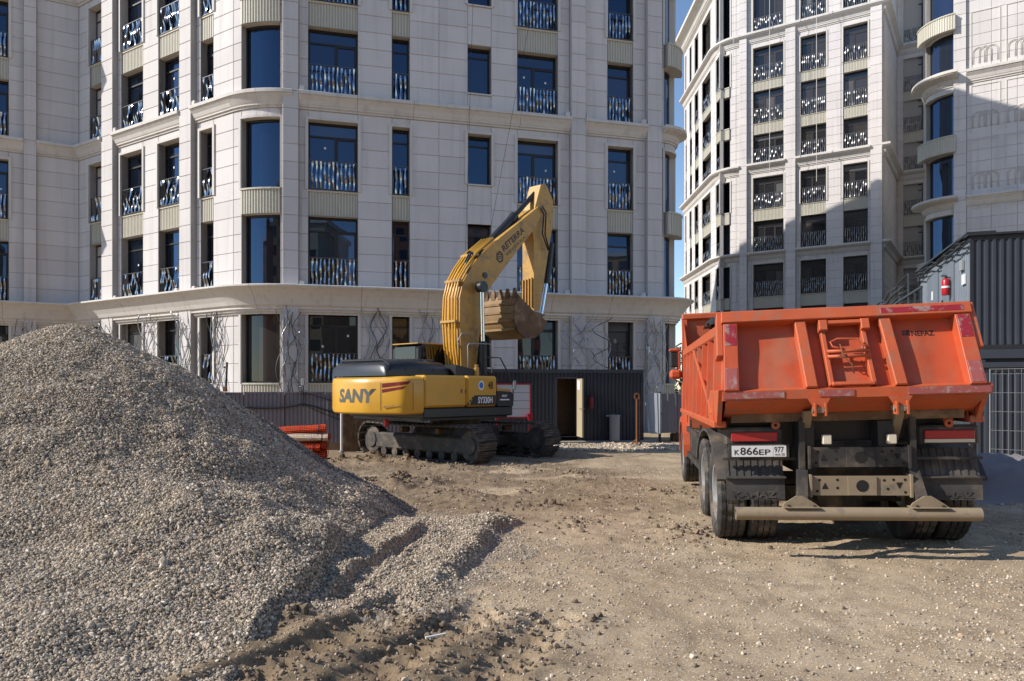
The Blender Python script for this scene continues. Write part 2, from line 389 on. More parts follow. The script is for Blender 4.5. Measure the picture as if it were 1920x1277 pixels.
def ground_material():
    m = bpy.data.materials.new('ground_soil'); m.use_nodes = True
    n = m.node_tree.nodes; l = m.node_tree.links; b = n['Principled BSDF']; b.inputs['Roughness'].default_value = .95; b.inputs['Specular IOR Level'].default_value = .15
    geo = n.new('ShaderNodeNewGeometry')
    def noise(sc, det=8, ro=.6, dim=None):
        t = n.new('ShaderNodeTexNoise'); t.inputs['Scale'].default_value = sc; t.inputs['Detail'].default_value = det; t.inputs['Roughness'].default_value = ro
        l.new(geo.outputs['Position'], t.inputs['Vector']); return t.outputs[0]
    def ramp(x, lo, hi, a=0., c=1.):
        mr = n.new('ShaderNodeMapRange'); mr.inputs[1].default_value = lo; mr.inputs[2].default_value = hi; mr.inputs[3].default_value = a; mr.inputs[4].default_value = c; l.new(x, mr.inputs[0]); return mr.outputs[0]
    def mix(f, a, c):
        mx = n.new('ShaderNodeMix'); mx.data_type = 'RGBA'
        l.new(f, mx.inputs[0])
        for s, i in ((a, 6), (c, 7)):
            if isinstance(s, tuple): mx.inputs[i].default_value = (*s, 1)
            else: l.new(s, mx.inputs[i])
        return mx.outputs[2]
    def math_(op, a, c):
        q = n.new('ShaderNodeMath'); q.operation = op
        for s, i in ((a, 0), (c, 1)):
            if isinstance(s, (int, float)): q.inputs[i].default_value = s
            else: l.new(s, q.inputs[i])
        return q.outputs[0]
    ag = n.new('ShaderNodeAttribute'); ag.attribute_name = 'gravel'
    ad = n.new('ShaderNodeAttribute'); ad.attribute_name = 'dirt'
    sand = mix(ramp(noise(.6), .38, .62), (.37,.27,.165), (.485,.37,.24))
    sand = mix(ramp(noise(2.6), .42, .66), sand, (.30,.215,.132))
    sand = mix(ramp(noise(70, 3), .56, .66), sand, (.66,.575,.455))
    sand = mix(ramp(noise(110, 2), .60, .70), sand, (.16,.125,.09))
    dirt = mix(ramp(noise(3.5), .40, .62), (.175,.125,.078), (.275,.20,.125))
    dirt = mix(ramp(noise(30, 4), .52, .68), dirt, (.10,.072,.048))
    vor = n.new('ShaderNodeTexVoronoi'); vor.inputs['Scale'].default_value = 34; l.new(geo.outputs['Position'], vor.inputs['Vector'])
    sep = n.new('ShaderNodeSeparateColor'); l.new(vor.outputs['Color'], sep.inputs[0])
    grav = mix(sep.outputs[0], (.24,.205,.165), (.56,.49,.40))
    grav = mix(ramp(vor.outputs['Distance'], .35, .62), grav, (.12,.10,.08))
    c = mix(math_('MULTIPLY', ad.outputs['Fac'], .92), sand, dirt)
    gm = ramp(math_('ADD', ag.outputs['Fac'], math_('MULTIPLY', math_('SUBTRACT', noise(9), .5), .9)), .42, .62)
    c = mix(math_('MULTIPLY', gm, .6), c, grav)
    l.new(c, b.inputs['Base Color'])
    h = math_('ADD', math_('MULTIPLY', noise(26, 6, .7), .55), math_('MULTIPLY', noise(120, 3), .25))
    h = math_('ADD', h, math_('MULTIPLY', math_('MULTIPLY', gm, math_('SUBTRACT', 1.0, vor.outputs['Distance'])), .5))
    bp = n.new('ShaderNodeBump'); bp.inputs['Strength'].default_value = .75; bp.inputs['Distance'].default_value = .022; l.new(h, bp.inputs['Height']); l.new(bp.outputs[0], b.inputs['Normal'])
    return m
me.materials.append(ground_material())
g = place('ground', me); tag(g, 'sandy brown construction yard of bare earth and crushed stone', None, None, 'structure')

# ------------------------------------------------------------------ crushed stone: heap and loose gravel
def hheap(X, Y):
    r = np.hypot(X+5.16, (Y-8.75)*1.0)
    n1 = fbm(X*.8, Y*.8, 31, 3)
    h = 2.36-.649*(np.sqrt(r*r+.16)-.4)+.05*n1*sstep(0, 1.5, r)+sstep(0, 1.2, r)*(.034*fbm(X*2.3, Y*2.3, 33, 3)+.016*fbm(X*6.5, Y*6.5, 34, 2))
    r2 = np.hypot((X+3.15)*.8, Y-6.45)
    h2 = .74-.56*(np.sqrt(r2*r2+.2)-.45)+.09*n1+.05*fbm(X*2.6, Y*2.6, 35, 4)
    r4 = np.hypot((X+4.9)*.7, Y-5.9)
    h4 = .70-.5*(np.sqrt(r4*r4+.2)-.45)+.09*n1+.05*fbm(X*2.6, Y*2.6, 36, 4)
    r3 = np.hypot((X+3.6)*.75, Y-5.0)
    h3 = .20-.13*np.maximum(0, r3-.5)+.05*fbm(X*1.8, Y*1.8, 37, 3)
    k = 9.0
    pen = 1.6*np.maximum(0, X+1.55+.12*n1)*sstep(8.9, 8.2, Y)
    h = h-pen; h2 = h2-pen; h3 = h3-pen*.6
    return np.log(np.exp(k*np.clip(h, -2, 4))+np.exp(k*np.clip(h2, -2, 4))+np.exp(k*np.clip(h4, -2, 4))+np.exp(k*np.clip(h3, -2, 4)))/k-.02

hx = np.arange(-10.2, -.2, .055); hy = np.arange(3.2, 13.2, .055)
HX, HY = np.meshgrid(hx, hy); HZ = hheap(HX, HY); GG = gheight(HX, HY)
keep = HZ > GG-.08
idx = -np.ones(HX.shape, int); sel = np.argwhere(keep)
idx[keep] = np.arange(keep.sum())
hv = np.stack([HX[keep], HY[keep], HZ[keep]], 1)
q = keep[:-1,:-1] & keep[:-1,1:] & keep[1:,1:] & keep[1:,:-1]
hf = np.stack([idx[:-1,:-1][q], idx[:-1,1:][q], idx[1:,1:][q], idx[1:,:-1][q]], 1)
hm = bpy.data.meshes.new('gravel_heap'); hm.from_pydata((hv-np.array([-5.0, 8.5, 0])).tolist(), [], hf.tolist())
hm.polygons.foreach_set('use_smooth', np.ones(len(hf), bool))
mat('gravel_bed', (.11,.095,.075), .95, var=.3, vscale=22, col2=(.10,.09,.08), c2scale=30, c2lo=.45, c2hi=.6, bump=.8, bscale=34, dist=.03)  # shade in the gaps between the stones is put into this dark colour
hm.materials.append(MAT['gravel_bed'])
heap = place('gravel_heap', hm, None, (-5.0, 8.5, 0))
tag(heap, 'tall grey heap of crushed stone in the left foreground', 'gravel heap')

def stone_material():
    m = bpy.data.materials.new('crushed_stone'); m.use_nodes = True
    n = m.node_tree.nodes; l = m.node_tree.links; b = n['Principled BSDF']; b.inputs['Roughness'].default_value = .85; b.inputs['Specular IOR Level'].default_value = .3
    oi = n.new('ShaderNodeObjectInfo'); cr = n.new('ShaderNodeValToRGB'); e = cr.color_ramp.elements
    cols = [(0,(.15,.114,.076)),(.16,(.285,.228,.158)),(.34,(.465,.375,.268)),(.50,(.37,.307,.235)),(.64,(.59,.485,.36)),(.78,(.46,.33,.212)),(.90,(.84,.73,.58)),(1,(.20,.162,.128))]
    while len(e) < len(cols): e.new(.5)
    for k, (p, c) in enumerate(cols): e[k].position = p; e[k].color = (*c, 1)
    l.new(oi.outputs['Random'], cr.inputs[0])
    tc = n.new('ShaderNodeTexCoord'); t = n.new('ShaderNodeTexNoise'); t.inputs['Scale'].default_value = 3; l.new(tc.outputs['Object'], t.inputs['Vector'])
    mr = n.new('ShaderNodeMapRange'); mr.inputs[1].default_value = .3; mr.inputs[2].default_value = .7; mr.inputs[3].default_value = .75; mr.inputs[4].default_value = 1.2; l.new(t.outputs[0], mr.inputs[0])
    hs = n.new('ShaderNodeHueSaturation'); l.new(cr.outputs[0], hs.inputs['Color']); l.new(mr.outputs[0], hs.inputs['Value']); l.new(hs.outputs[0], b.inputs['Base Color'])
    MAT['crushed_stone'] = m; return m
stone_material()
import bmesh
def rock_mesh(seed, sub=1):
    rr = random.Random(seed); bm = bmesh.new(); bmesh.ops.create_icosphere(bm, subdivisions=sub, radius=.5)
    ax = [rr.uniform(.62, 1.15) for _ in range(3)]
    pl = [(Vector((rr.gauss(0,1), rr.gauss(0,1), rr.gauss(0,1))).normalized(), rr.uniform(.26, .44)) for _ in range(7)]
    for v in bm.verts:
        for (nn, dd) in pl:
            s = v.co.dot(nn)
            if s > dd: v.co -= nn*(s-dd)
        v.co = Vector((v.co.x*ax[0], v.co.y*ax[1], v.co.z*ax[2]))*1.25
    me = bpy.data.meshes.new('stone_shape'); bm.to_mesh(me); bm.free(); me.materials.append(MAT['crushed_stone']); return me
ROCKS = bpy.data.collections.new('stone_shapes')
for k in range(8):
    o = bpy.data.objects.new('stone_shape', rock_mesh(k)); ROCKS.objects.link(o)
def scatter(name, P, scale, parent=None, loc=(0,0,0)):
    P = np.asarray(P)-np.array(loc)
    me = bpy.data.meshes.new(name); me.vertices.add(len(P)); me.vertices.foreach_set('co', P.ravel())
    a = me.attributes.new('rot', 'FLOAT_VECTOR', 'POINT'); a.data.foreach_set('vector', RNG.uniform(0, 6.28, (len(P), 3)).astype(np.float32).ravel())
    a = me.attributes.new('scl', 'FLOAT', 'POINT'); a.data.foreach_set('value', np.asarray(scale, np.float32))
    o = place(name, me, parent, (0,0,0) if parent else loc); o['kind'] = 'stuff'
    ng = bpy.data.node_groups.new(name+'_scatter', 'GeometryNodeTree')
    ng.interface.new_socket('Geometry', in_out='INPUT', socket_type='NodeSocketGeometry'); ng.interface.new_socket('Geometry', in_out='OUTPUT', socket_type='NodeSocketGeometry')
    N = ng.nodes; L = ng.links; gi = N.new('NodeGroupInput'); go = N.new('NodeGroupOutput')
    ip = N.new('GeometryNodeInstanceOnPoints'); ci = N.new('GeometryNodeCollectionInfo'); ci.inputs[0].default_value = ROCKS; ci.inputs['Separate Children'].default_value = True; ci.inputs['Reset Children'].default_value = True
    ip.inputs['Pick Instance'].default_value = True
    ar = N.new('GeometryNodeInputNamedAttribute'); ar.data_type = 'FLOAT_VECTOR'; ar.inputs[0].default_value = 'rot'
    sc = N.new('GeometryNodeInputNamedAttribute'); sc.data_type = 'FLOAT'; sc.inputs[0].default_value = 'scl'
    L.new(gi.outputs[0], ip.inputs['Points']); L.new(ci.outputs[0], ip.inputs['Instance']); L.new(ar.outputs[0], ip.inputs['Rotation']); L.new(sc.outputs[0], ip.inputs['Scale']); L.new(ip.outputs[0], go.inputs[0])
    md = o.modifiers.new('scatter', 'NODES'); md.node_group = ng
    return o
# heap stones
N0 = 640000
X = RNG.uniform(-8.2, -.8, N0); Y = RNG.uniform(3.5, 11.2, N0); k = ((Y < 9.3) | (RNG.random(N0) < .08)) & (np.abs(X/Y) < .80); X, Y = X[k], Y[k]; Z = hheap(X, Y)
k = Z > gbase(X, Y)-.03
X, Y, Z = X[k], Y[k], Z[k]
sc = np.clip(RNG.lognormal(math.log(.0132), .38, len(X)), .006, .042)
big = RNG.random(len(X)) < .0012; sc[big] *= RNG.uniform(1.6, 2.6, big.sum())
st = scatter('stones', np.stack([X, Y, Z+sc*.12], 1), sc, heap, (-5.0, 8.5, 0))
# loose gravel on the yard
N1 = 460000
X = RNG.uniform(-3.6, 7.2, N1); Y = 3.2+14*RNG.random(N1)**1.6; M_ = gravel_mask(X, Y); HZ_ = hheap(X, Y); GZ_ = gheight(X, Y)
tg = tongue(X, Y)
k = (RNG.random(N1) < np.clip(M_*.5+tg*1.6+.14, 0, 1)) & (HZ_ < GZ_+.02) & (np.abs(X/Y) < .78)
k &= (tg > .3) | (RNG.random(N1) < .62)
X, Y, GZ_, tg = X[k], Y[k], GZ_[k], tg[k]
sc = np.clip(RNG.lognormal(math.log(.0105), .45, len(X)), .006, .05); sc = np.where(tg > .3, np.clip(RNG.lognormal(math.log(.016), .30, len(X)), .008, .04), sc)
lg = scatter('loose_gravel', np.stack([X, Y, GZ_+sc*.10], 1), sc)
tag(lg, 'loose crushed stone scattered over the bare yard', 'gravel')
# pale gravel strip in front of the dark site cabin
N2 = 9000
X = RNG.uniform(.3, 8.2, N2); Y = RNG.uniform(20.8, 23.6, N2)+.22*X*.3
k = RNG.random(N2) < .8*sstep(20.6, 21.4, Y)
X, Y = X[k], Y[k]; sc = RNG.uniform(.05, .11, len(X))
pg = scatter('pale_gravel', np.stack([X, Y, gheight(X, Y)+.01], 1), sc); tag(pg, 'strip of pale gravel in front of the dark site cabin', 'gravel')

# lumps of soil thrown up by the tracks and wheels
mat('soil_lump', (.20,.145,.095), .95, var=.3, vscale=3, rnd=.3)
CLODS = bpy.data.collections.new('clod_shapes')
for k in range(5):
    m_ = rock_mesh(40+k); m_.materials.clear(); m_.materials.append(MAT['soil_lump']); CLODS.objects.link(bpy.data.objects.new('clod_shape', m_))
P_ = []; S_ = []
for (x, y, h, r) in MOUNDS:
    for q_ in range(int(60*r/.3)):
        a = RNG.uniform(0, 6.28); d = r*abs(RNG.normal(0, .75)); P_.append((x+d*math.cos(a), y+d*1.2*math.sin(a))); S_.append(min(.13, float(RNG.lognormal(math.log(.035), .5))))
for (a, b, wd, dp) in RUTS[:3]:
    for q_ in range(420):
        t = RNG.random(); o_ = RNG.normal(0, wd*.7); P_.append((a[0]+(b[0]-a[0])*t+o_, a[1]+(b[1]-a[1])*t-o_*.3)); S_.append(min(.06, float(RNG.lognormal(math.log(.020), .45))))
n_ = 9000; X = RNG.uniform(-4, 5, n_); Y = RNG.uniform(4, 19, n_); k = RNG.random(n_) < dirt_mask(X, Y)*.8
for x, y in zip(X[k], Y[k]): P_.append((x, y)); S_.append(min(.08, float(RNG.lognormal(math.log(.02), .5))))
P_ = np.array(P_); S_ = np.array(S_); GZ_ = gheight(P_[:,0], P_[:,1]); k = hheap(P_[:,0], P_[:,1]) < GZ_
_r = ROCKS; ROCKS = CLODS
sc_ = scatter('soil_lumps', np.stack([P_[k,0], P_[k,1], GZ_[k]+S_[k]*.1], 1), S_[k]); ROCKS = _r
tag(sc_, 'brown lumps of soil on the churned ground', 'soil')
# ------------------------------------------------------------------ buildings
SILL = [1.80, 5.38, 9.00, 12.58, 16.06, 19.72, 23.0, 26.4, 30.32]
HEAD = [4.50, 8.05, 11.6, 15.1, 18.6, 22.1, 25.6, 29.1, 34.4]
CORN = [(4.62, 5.36), (11.95, 12.56), (18.95, 19.70), (29.5, 30.3), (34.9, 36.2)]
BANDS = [(-.3, 4.62), (5.36, 11.95), (12.56, 18.95), (19.70, 29.5), (30.3, 34.9), (36.2, 37.5)]

class Fr:                                    # straight stretch of facade, u along it (left to right), w outwards
    def __init__(s, P, Q):
        s.P = Vector(P).to_2d(); s.d = (Vector(Q).to_2d()-s.P); s.L = s.d.length; s.d.normalize(); s.n = Vector((s.d.y, -s.d.x)); s.curved = False
    def at(s, u, v, w): p = s.P+s.d*u+s.n*w; return (p.x, p.y, v)
    def u(s, x):
        q = (x-960)/F; return (q*s.P.y-s.P.x)/(s.d.x-q*s.d.y)
    def ang(s, u): return math.atan2(s.d.y, s.d.x)
class Arc:
    def __init__(s, S0, h0, h1, r):
        s.r = r; s.h0 = h0; s.t = h1-h0; s.L = abs(s.t)*r; n = Vector((math.sin(h0), -math.cos(h0))); s.c = Vector(S0).to_2d()-n*r; s.curved = True
    def at(s, u, v, w):
        h = s.h0+s.t*u/s.L; p = s.c+Vector((math.sin(h), -math.cos(h)))*(s.r+w); return (p.x, p.y, v)
    def ang(s, u): return s.h0+s.t*u/s.L

def fillet(P0, Pc, P1, r):
    """frames for P0 -> arc at Pc -> P1"""
    P0, Pc, P1 = Vector(P0), Vector(Pc), Vector(P1); a = (Pc-P0).normalized(); b = (P1-Pc).normalized()
    h0 = math.atan2(a.y, a.x); h1 = math.atan2(b.y, b.x)
    t = r*math.tan(abs(h1-h0)/2); S0 = Pc-a*t; S1 = Pc+b*t
    return S0, Arc(S0, h0, h1, r), S1
def isect(P, d, Q, e):
    P, d, Q, e = Vector(P), Vector(d), Vector(Q), Vector(e); k = d.x*e.y-d.y*e.x; r = Q-P
    return P+d*((r.x*e.y-r.y*e.x)/k)

def fbox(mb, fr, u0, u1, v0, v1, w0, w1, back=False):
    nu = max(1, int(abs(u1-u0)/.28)) if fr.curved else 1
    vs = []
    for i in range(nu+1):
        u = u0+(u1-u0)*i/nu
        vs += [fr.at(u, v0, w0), fr.at(u, v0, w1), fr.at(u, v1, w1), fr.at(u, v1, w0)]
    f = []
    for i in range(nu):
        a = i*4; b = a+4
        f += [(a+1, b+1, b+2, a+2), (a+2, b+2, b+3, a+3), (a, b, b+1, a+1)]
        if back: f.append((a, a+3, b+3, b))
    f += [(0, 1, 2, 3), (nu*4, nu*4+3, nu*4+2, nu*4+1)]
    mb.add(vs, f)
def ftile(mb, fr, u0, u1, v0, v1, w, g=.007, c=.012, th=.035):
    u0 += g; u1 -= g; v0 += g; v1 -= g
    if u1-u0 < .04 or v1-v0 < .04: return
    nu = max(1, int((u1-u0)/.28)) if fr.curved else 1
    us = [u0]+[u0+c+(u1-u0-2*c)*i/nu for i in range(nu+1)]+[u1]
    ws = [w-c]+[w]*(nu+1)+[w-c]
    vs = []
    for i, uu in enumerate(us):
        vs += [fr.at(uu, v0, w-th), fr.at(uu, v0, w-c), fr.at(uu, v0+c, ws[i]), fr.at(uu, v1-c, ws[i]), fr.at(uu, v1, w-c), fr.at(uu, v1, w-th)]
    f = []
    for i in range(len(us)-1):
        a = i*6; b = a+6
        for k in range(5): f.append((a+k, b+k, b+k+1, a+k+1))
    n = (len(us)-1)*6
    f += [(0,1,2,3,4,5), (n+5,n+4,n+3,n+2,n+1,n)]
    mb.add(vs, f)
def fsweep(mb, fr, u0, u1, prof, t0=0.0, t1=0.0, caps=True):
    nu = max(1, int((u1-u0)/.22)) if fr.curved else 1
    m = len(prof); vs = []
    for i in range(nu+1):
        for (w, v) in prof:
            u = u0+(u1-u0)*i/nu
            if i == 0: u -= w*t0
            if i == nu: u += w*t1
            vs.append(fr.at(u, v, w))
    f = []
    for i in range(nu):
        for k in range(m-1): f.append((i*m+k, (i+1)*m+k, (i+1)*m+k+1, i*m+k+1))
    if caps: f += [tuple(range(m)), tuple(range(nu*m+m-1, nu*m-1, -1))]
    mb.add(vs, f)
def prof_mid(v0, v1, p=.34):
    h = v1-v0
    return [(-.05, v0), (.05, v0), (.05, v0+.12*h), (.11, v0+.14*h), (.11, v0+.22*h), (.14, v0+.28*h), (.19, v0+.50*h), (p-.06, v0+.70*h), (p-.06, v0+.76*h), (p, v0+.78*h), (p, v0+.97*h), (p-.02, v1), (-.05, v1)]
def prof_big(v0, v1, p=.80):
    h = v1-v0; v0 = v0-.28
    return [(-.05, v0), (.06, v0), (.06, v0+.07), (.14, v0+.09), (.14, v0+.16), (.22, v0+.18), (.22, v0+.26), (.30, v0+.32), (.36, v0+.46), (.48, v0+.66), (.64, v0+.84), (p-.03, v0+.93), (p, v0+.95), (p, v0+1.0), (p-.02, v1), (-.05, v1)]

class Building:
    def __init__(s, name, label, base, mats=None):
        s.root = thing(name, label, 'building', base); s.b = tuple(base); s.tiles = []; s.slats = []; s.wall = MB(); s.H = 30
        s.zs = 0; s.stick = False; s.slatm = 'steel'
    def part(s, mb, name, m, parent=None, **k): return mb.build(name, MAT[m], parent or s.root, off=s.b, **k)
    def dist(s, fr, u): p = fr.at(u, 0, 0); return math.hypot(p[0], p[1])
    def tile_col(s, fr, u0, u1, v0, v1, w=0.0, rh=.66):
        n = max(1, round((v1-v0)/rh)); h = (v1-v0)/n
        nc = max(1, round((u1-u0)/1.25))
        for i in range(n):
            for j in range(nc):
                a, b = u0+(u1-u0)*j/nc, u0+(u1-u0)*(j+1)/nc
                mb = MB(); ftile(mb, fr, a, b, v0+i*h, v0+(i+1)*h, w)
                if mb.v:
                    d = s.dist(fr, (a+b)/2); vis = 1 if v0+i*h < EYE+HOR/F*d+.5 else 0
                    s.tiles.append((-(vis*(b-a)*h/d**2), mb))
        fbox(s.wall, fr, u0, u1, v0, v1, -.45, w-.022, back=True)
    def wall_col(s, fr, u0, u1, vmax, w=0.0, vmin=-.3, joints=True):
        for (a, b) in BANDS:
            if a >= vmax: break
            b = min(b, vmax); a = max(a, vmin)
            if b-a > .1: s.tile_col(fr, u0, u1, a, b, w)
        for (a, b) in CORN:
            if a < vmax: fbox(s.wall, fr, u0, u1, a, min(b, vmax), -.45, w-.022, back=True)
    def pilaster(s, fr, u0, u1, vmax, w=.24, cut=(0,)):
        lo = -.3
        for i, (a, b) in enumerate(CORN):
            if i in cut or a >= vmax:
                if min(a, vmax)-lo > .1: s.tile_col(fr, u0, u1, lo, min(a, vmax), w)
                lo = b
        if vmax-lo > .1: s.tile_col(fr, u0, u1, lo, vmax, w)
        fbox(s.wall, fr, u0, u1, -.3, vmax, -.45, .0)
    def reveal(s, fr, u0, u1, v0, v1, w0, w1, trim=0.0):
        mb = MB(); a, b = u0, u1
        k = 6 if fr.curved else 1
        mb.quad(fr.at(a,v0,w0), fr.at(a,v1,w0), fr.at(a,v1,w1), fr.at(a,v0,w1)); mb.quad(fr.at(b,v0,w0), fr.at(b,v0,w1), fr.at(b,v1,w1), fr.at(b,v1,w0))
        for i in range(k):
            p, q = a+(b-a)*i/k, a+(b-a)*(i+1)/k
            mb.quad(fr.at(p,v1,w0), fr.at(q,v1,w0), fr.at(q,v1,w1), fr.at(p,v1,w1)); mb.quad(fr.at(p,v0,w0), fr.at(p,v0,w1), fr.at(q,v0,w1), fr.at(q,v0,w0))
        if trim > 0:      # raised architrave on both sides and above
            fbox(mb, fr, a-trim, a-.002, v0, v1+trim, -.02, .055); fbox(mb, fr, b+.002, b+trim, v0, v1+trim, -.02, .055); fbox(mb, fr, a-.002, b+.002, v1+.002, v1+trim, -.02, .055)
        return s.part(mb, 'window_surround', 'stone_trim')
    def window(s, fr, u0, u1, v0, v1, w, tr=.19, mull=None, glass='glass', low=None):
        fb = MB(); t = .065; d0, d1 = w-.05, w+.03
        fbox(fb, fr, u0, u0+t, v0, v1, d0, d1); fbox(fb, fr, u1-t, u1, v0, v1, d0, d1)
        fbox(fb, fr, u0+t, u1-t, v0, v0+t, d0, d1); fbox(fb, fr, u0+t, u1-t, v1-t*1.4, v1, d0, d1)
        panes = []
        top = v1-t*1.4; bot = v0+t
        if tr:
            vt = v1-(v1-v0)*tr; fbox(fb, fr, u0+t, u1-t, vt-t/2, vt+t/2, d0, d1-.004); panes.append((u0+t, u1-t, vt+t/2, top)); top = vt-t/2
        xs_ = [u0+t]+([u0+(u1-u0)*m for m in mull] if mull else [])+[u1-t]
        for i in range(len(xs_)-1):
            a = xs_[i]+(t*.6 if i else 0); b = xs_[i+1]-(t*.6 if i < len(xs_)-2 else 0)
            if i: fbox(fb, fr, xs_[i]-t*.6, xs_[i]+t*.6, bot, top, d0, d1-.006)
            if i == len(xs_)-2 and mull and not fr.curved:       # door leaf with its own sash
                k = .05
                fbox(fb, fr, a, a+k, bot, top, d0, d1-.01); fbox(fb, fr, b-k, b, bot, top, d0, d1-.01); fbox(fb, fr, a+k, b-k, top-k, top, d0, d1-.01); a += k; b -= k; panes.append((a, b, bot, top-k))
            else: panes.append((a, b, bot, top))
        fo = s.part(fb, 'window', 'win_frame')
        for (a, b, p, q) in panes:
            mb = MB(); k = 10 if fr.curved else 1
            e0, e1, e2, e3 = [0 if fr.curved else random.uniform(-.007, .007) for _ in range(4)]
            for i in range(k):
                m0, m1 = a+(b-a)*i/k, a+(b-a)*(i+1)/k
                mb.quad(fr.at(m0, p, w-.012+e0), fr.at(m1, p, w-.012+e1), fr.at(m1, q, w-.012+e2), fr.at(m0, q, w-.012+e0+e2-e1))
            po = s.part(mb, 'pane', glass, fo, smooth=fr.curved)
            if s.stick and not fr.curved and q-p > 1.2 and random.random() < .4:
                uu = a+(b-a)*random.uniform(.3, .7); vv_ = p+(q-p)*random.uniform(.6, .85); mb = MB(); mb.quad(fr.at(uu, vv_, w+.004), fr.at(uu+.075, vv_, w+.004), fr.at(uu+.075, vv_+.085, w+.004), fr.at(uu, vv_+.085, w+.004)); s.part(mb, 'sticker', 'white', fo)
        return fo
    def spandrel(s, fr, u0, u1, v0, v1, w, sill=True, pitch=.105):
        mb = MB(); n = max(3, int((u1-u0)/pitch)); vs = []; du = (u1-u0)/n; us = []
        for i in range(n):
            a = u0+i*du
            us += [(a, 0), (a+du*.42, 0), (a+du*.50, .035), (a+du*.92, .035)]
        us.append((u1, 0))
        t = .06 if sill else 0
        for i in range(len(us)-1):
            (a, p), (b, q) = us[i], us[i+1]
            mb.quad(fr.at(a, v0, w+p), fr.at(b, v0, w+q), fr.at(b, v1-t, w+q), fr.at(a, v1-t, w+p))
        fbox(mb, fr, u0, u1, v0-.0, v0+.03, w-.3, w-.002)
        if sill: fbox(mb, fr, u0, u1, v1-t, v1, w-.3, w+.07)
        fbox(s.wall, fr, u0, u1, v0+.002, v1-.002, w-.40, w-.012, back=True)
        return s.part(mb, 'spandrel_panel', 'cream_metal')
    def railing(s, fr, u0, u1, v0, h, w, single=True, pitch=.142):
        mb = MB(); v0 = v0+.04
        fbox(mb, fr, u0+.01, u1-.01, v0+h, v0+h+.03, w-.02, w+.02); fbox(mb, fr, u0+.01, u1-.01, v0, v0+.025, w-.02, w+.02)
        fbox(mb, fr, u0+.01, u0+.03, v0+.026, v0+h-.001, w-.015, w+.015); fbox(mb, fr, u1-.03, u1-.01, v0+.026, v0+h-.001, w-.015, w+.015)
        ro = s.part(mb, 'railing', 'rail_metal')
        n = max(2, int((u1-u0-.1)/pitch)); L = []
        for i in range(n):
            u = u0+.05+(u1-u0-.1)*(i+.5)/n
            L.append((fr.at(u, v0+.026, w), fr.ang(u), h-.03, random.randrange(len(SLATM))))
        if single:
            for q in L:
                d = math.hypot(q[0][0], q[0][1]); vis = 1 if q[0][2] < EYE+HOR/F*d+.3 else 0
                s.slats.append((-vis*h/d+ (0 if vis else 1), q, ro))
        else: s.joined_slats(L, ro)
        return ro
    def joined_slats(s, L, parent):
        mb = MB()
        for (p, a, h, k) in L:
            ca, sa = math.cos(a), math.sin(a); V, Fc = SLATV[k]
            mb.add([(p[0]+x*ca-y*sa, p[1]+x*sa+y*ca, p[2]+z*h) for (x, y, z) in V], Fc)
        o = s.part(mb, 'slats', s.slatm, parent, smooth=True, kind='stuff'); return o
    def cornice(s, fr, u0, u1, prof, t0=0., t1=0., piece=2.3, name='cornice'):
        n = max(1, round((u1-u0)/piece)); g = .006
        for i in range(n):
            a, b = u0+(u1-u0)*i/n, u0+(u1-u0)*(i+1)/n
            mb = MB(); fsweep(mb, fr, a+(g if i else 0), b-(g if i < n-1 else 0), prof, t0 if i == 0 else 0, t1 if i == n-1 else 0)
            s.part(mb, name, 'stone_trim', smooth=fr.curved, ang=25)
    def win_col(s, fr, u0, u1, s0, s1, kind='W', vmax=19.7, glass='glass', rail=True, single=True, trim=.0, rec=.36, group_trim=True, railh=1.05, floors=None):
        for i in range(s0, s1):
            v0, v1 = SILL[i], HEAD[i]
            if kind == 'N': v0 += .62
            cb = any(abs(c[0]-v1) < .6 for c in CORN)         # cornice right above
            tr = .11 if (cb and group_trim) else 0
            s.reveal(fr, u0, u1, v0, v1, -rec, 0, tr)
            mu = {'W': [.55], 'S': None, 'N': None, 'A': None, 'B': [.42], 'D': [.36, .68]}[kind]
            gl = glass if not (i == 0) else 'glass_dark'
            s.window(fr, u0, u1, v0, v1, -rec+.03, tr=(.20 if kind != 'A' else 0), mull=mu, glass=gl)
            if rail and kind != 'N': s.railing(fr, u0+.02, u1-.02, v0, railh, -.06 if not fr.curved else -.1, single)
            if kind == 'N':
                s.tile_col(fr, u0, u1, SILL[i]-(0.0 if i in (0, 1, 3) else .95), v0-.05, 0, .62)
                mb = MB(); fbox(mb, fr, u0-.03, u1+.03, v0-.05, v0, -.3, .06); s.part(mb, 'sill', 'stone_trim')
            if cb:
                c = [c for c in CORN if abs(c[0]-v1) < .6][0]
                s.tile_col(fr, u0, u1, v1+.001, c[0], 0, .5)
                fbox(s.wall, fr, u0, u1, c[0], c[1], -.45, -.02)
                mb = MB(); fbox(mb, fr, u0, u1, c[1]-.01, c[1]+.02, -.4, .06); s.part(mb, 'sill', 'stone_trim')
            elif i+1 < len(SILL):
                if kind != 'N': s.spandrel(fr, u0, u1, v1+.001, SILL[i+1], -.10 if not fr.curved else (.30 if kind == 'A' else 0.0))
        if s0 == 0:
            s.spandrel(fr, u0, u1, -.3, SILL[0], -.08)
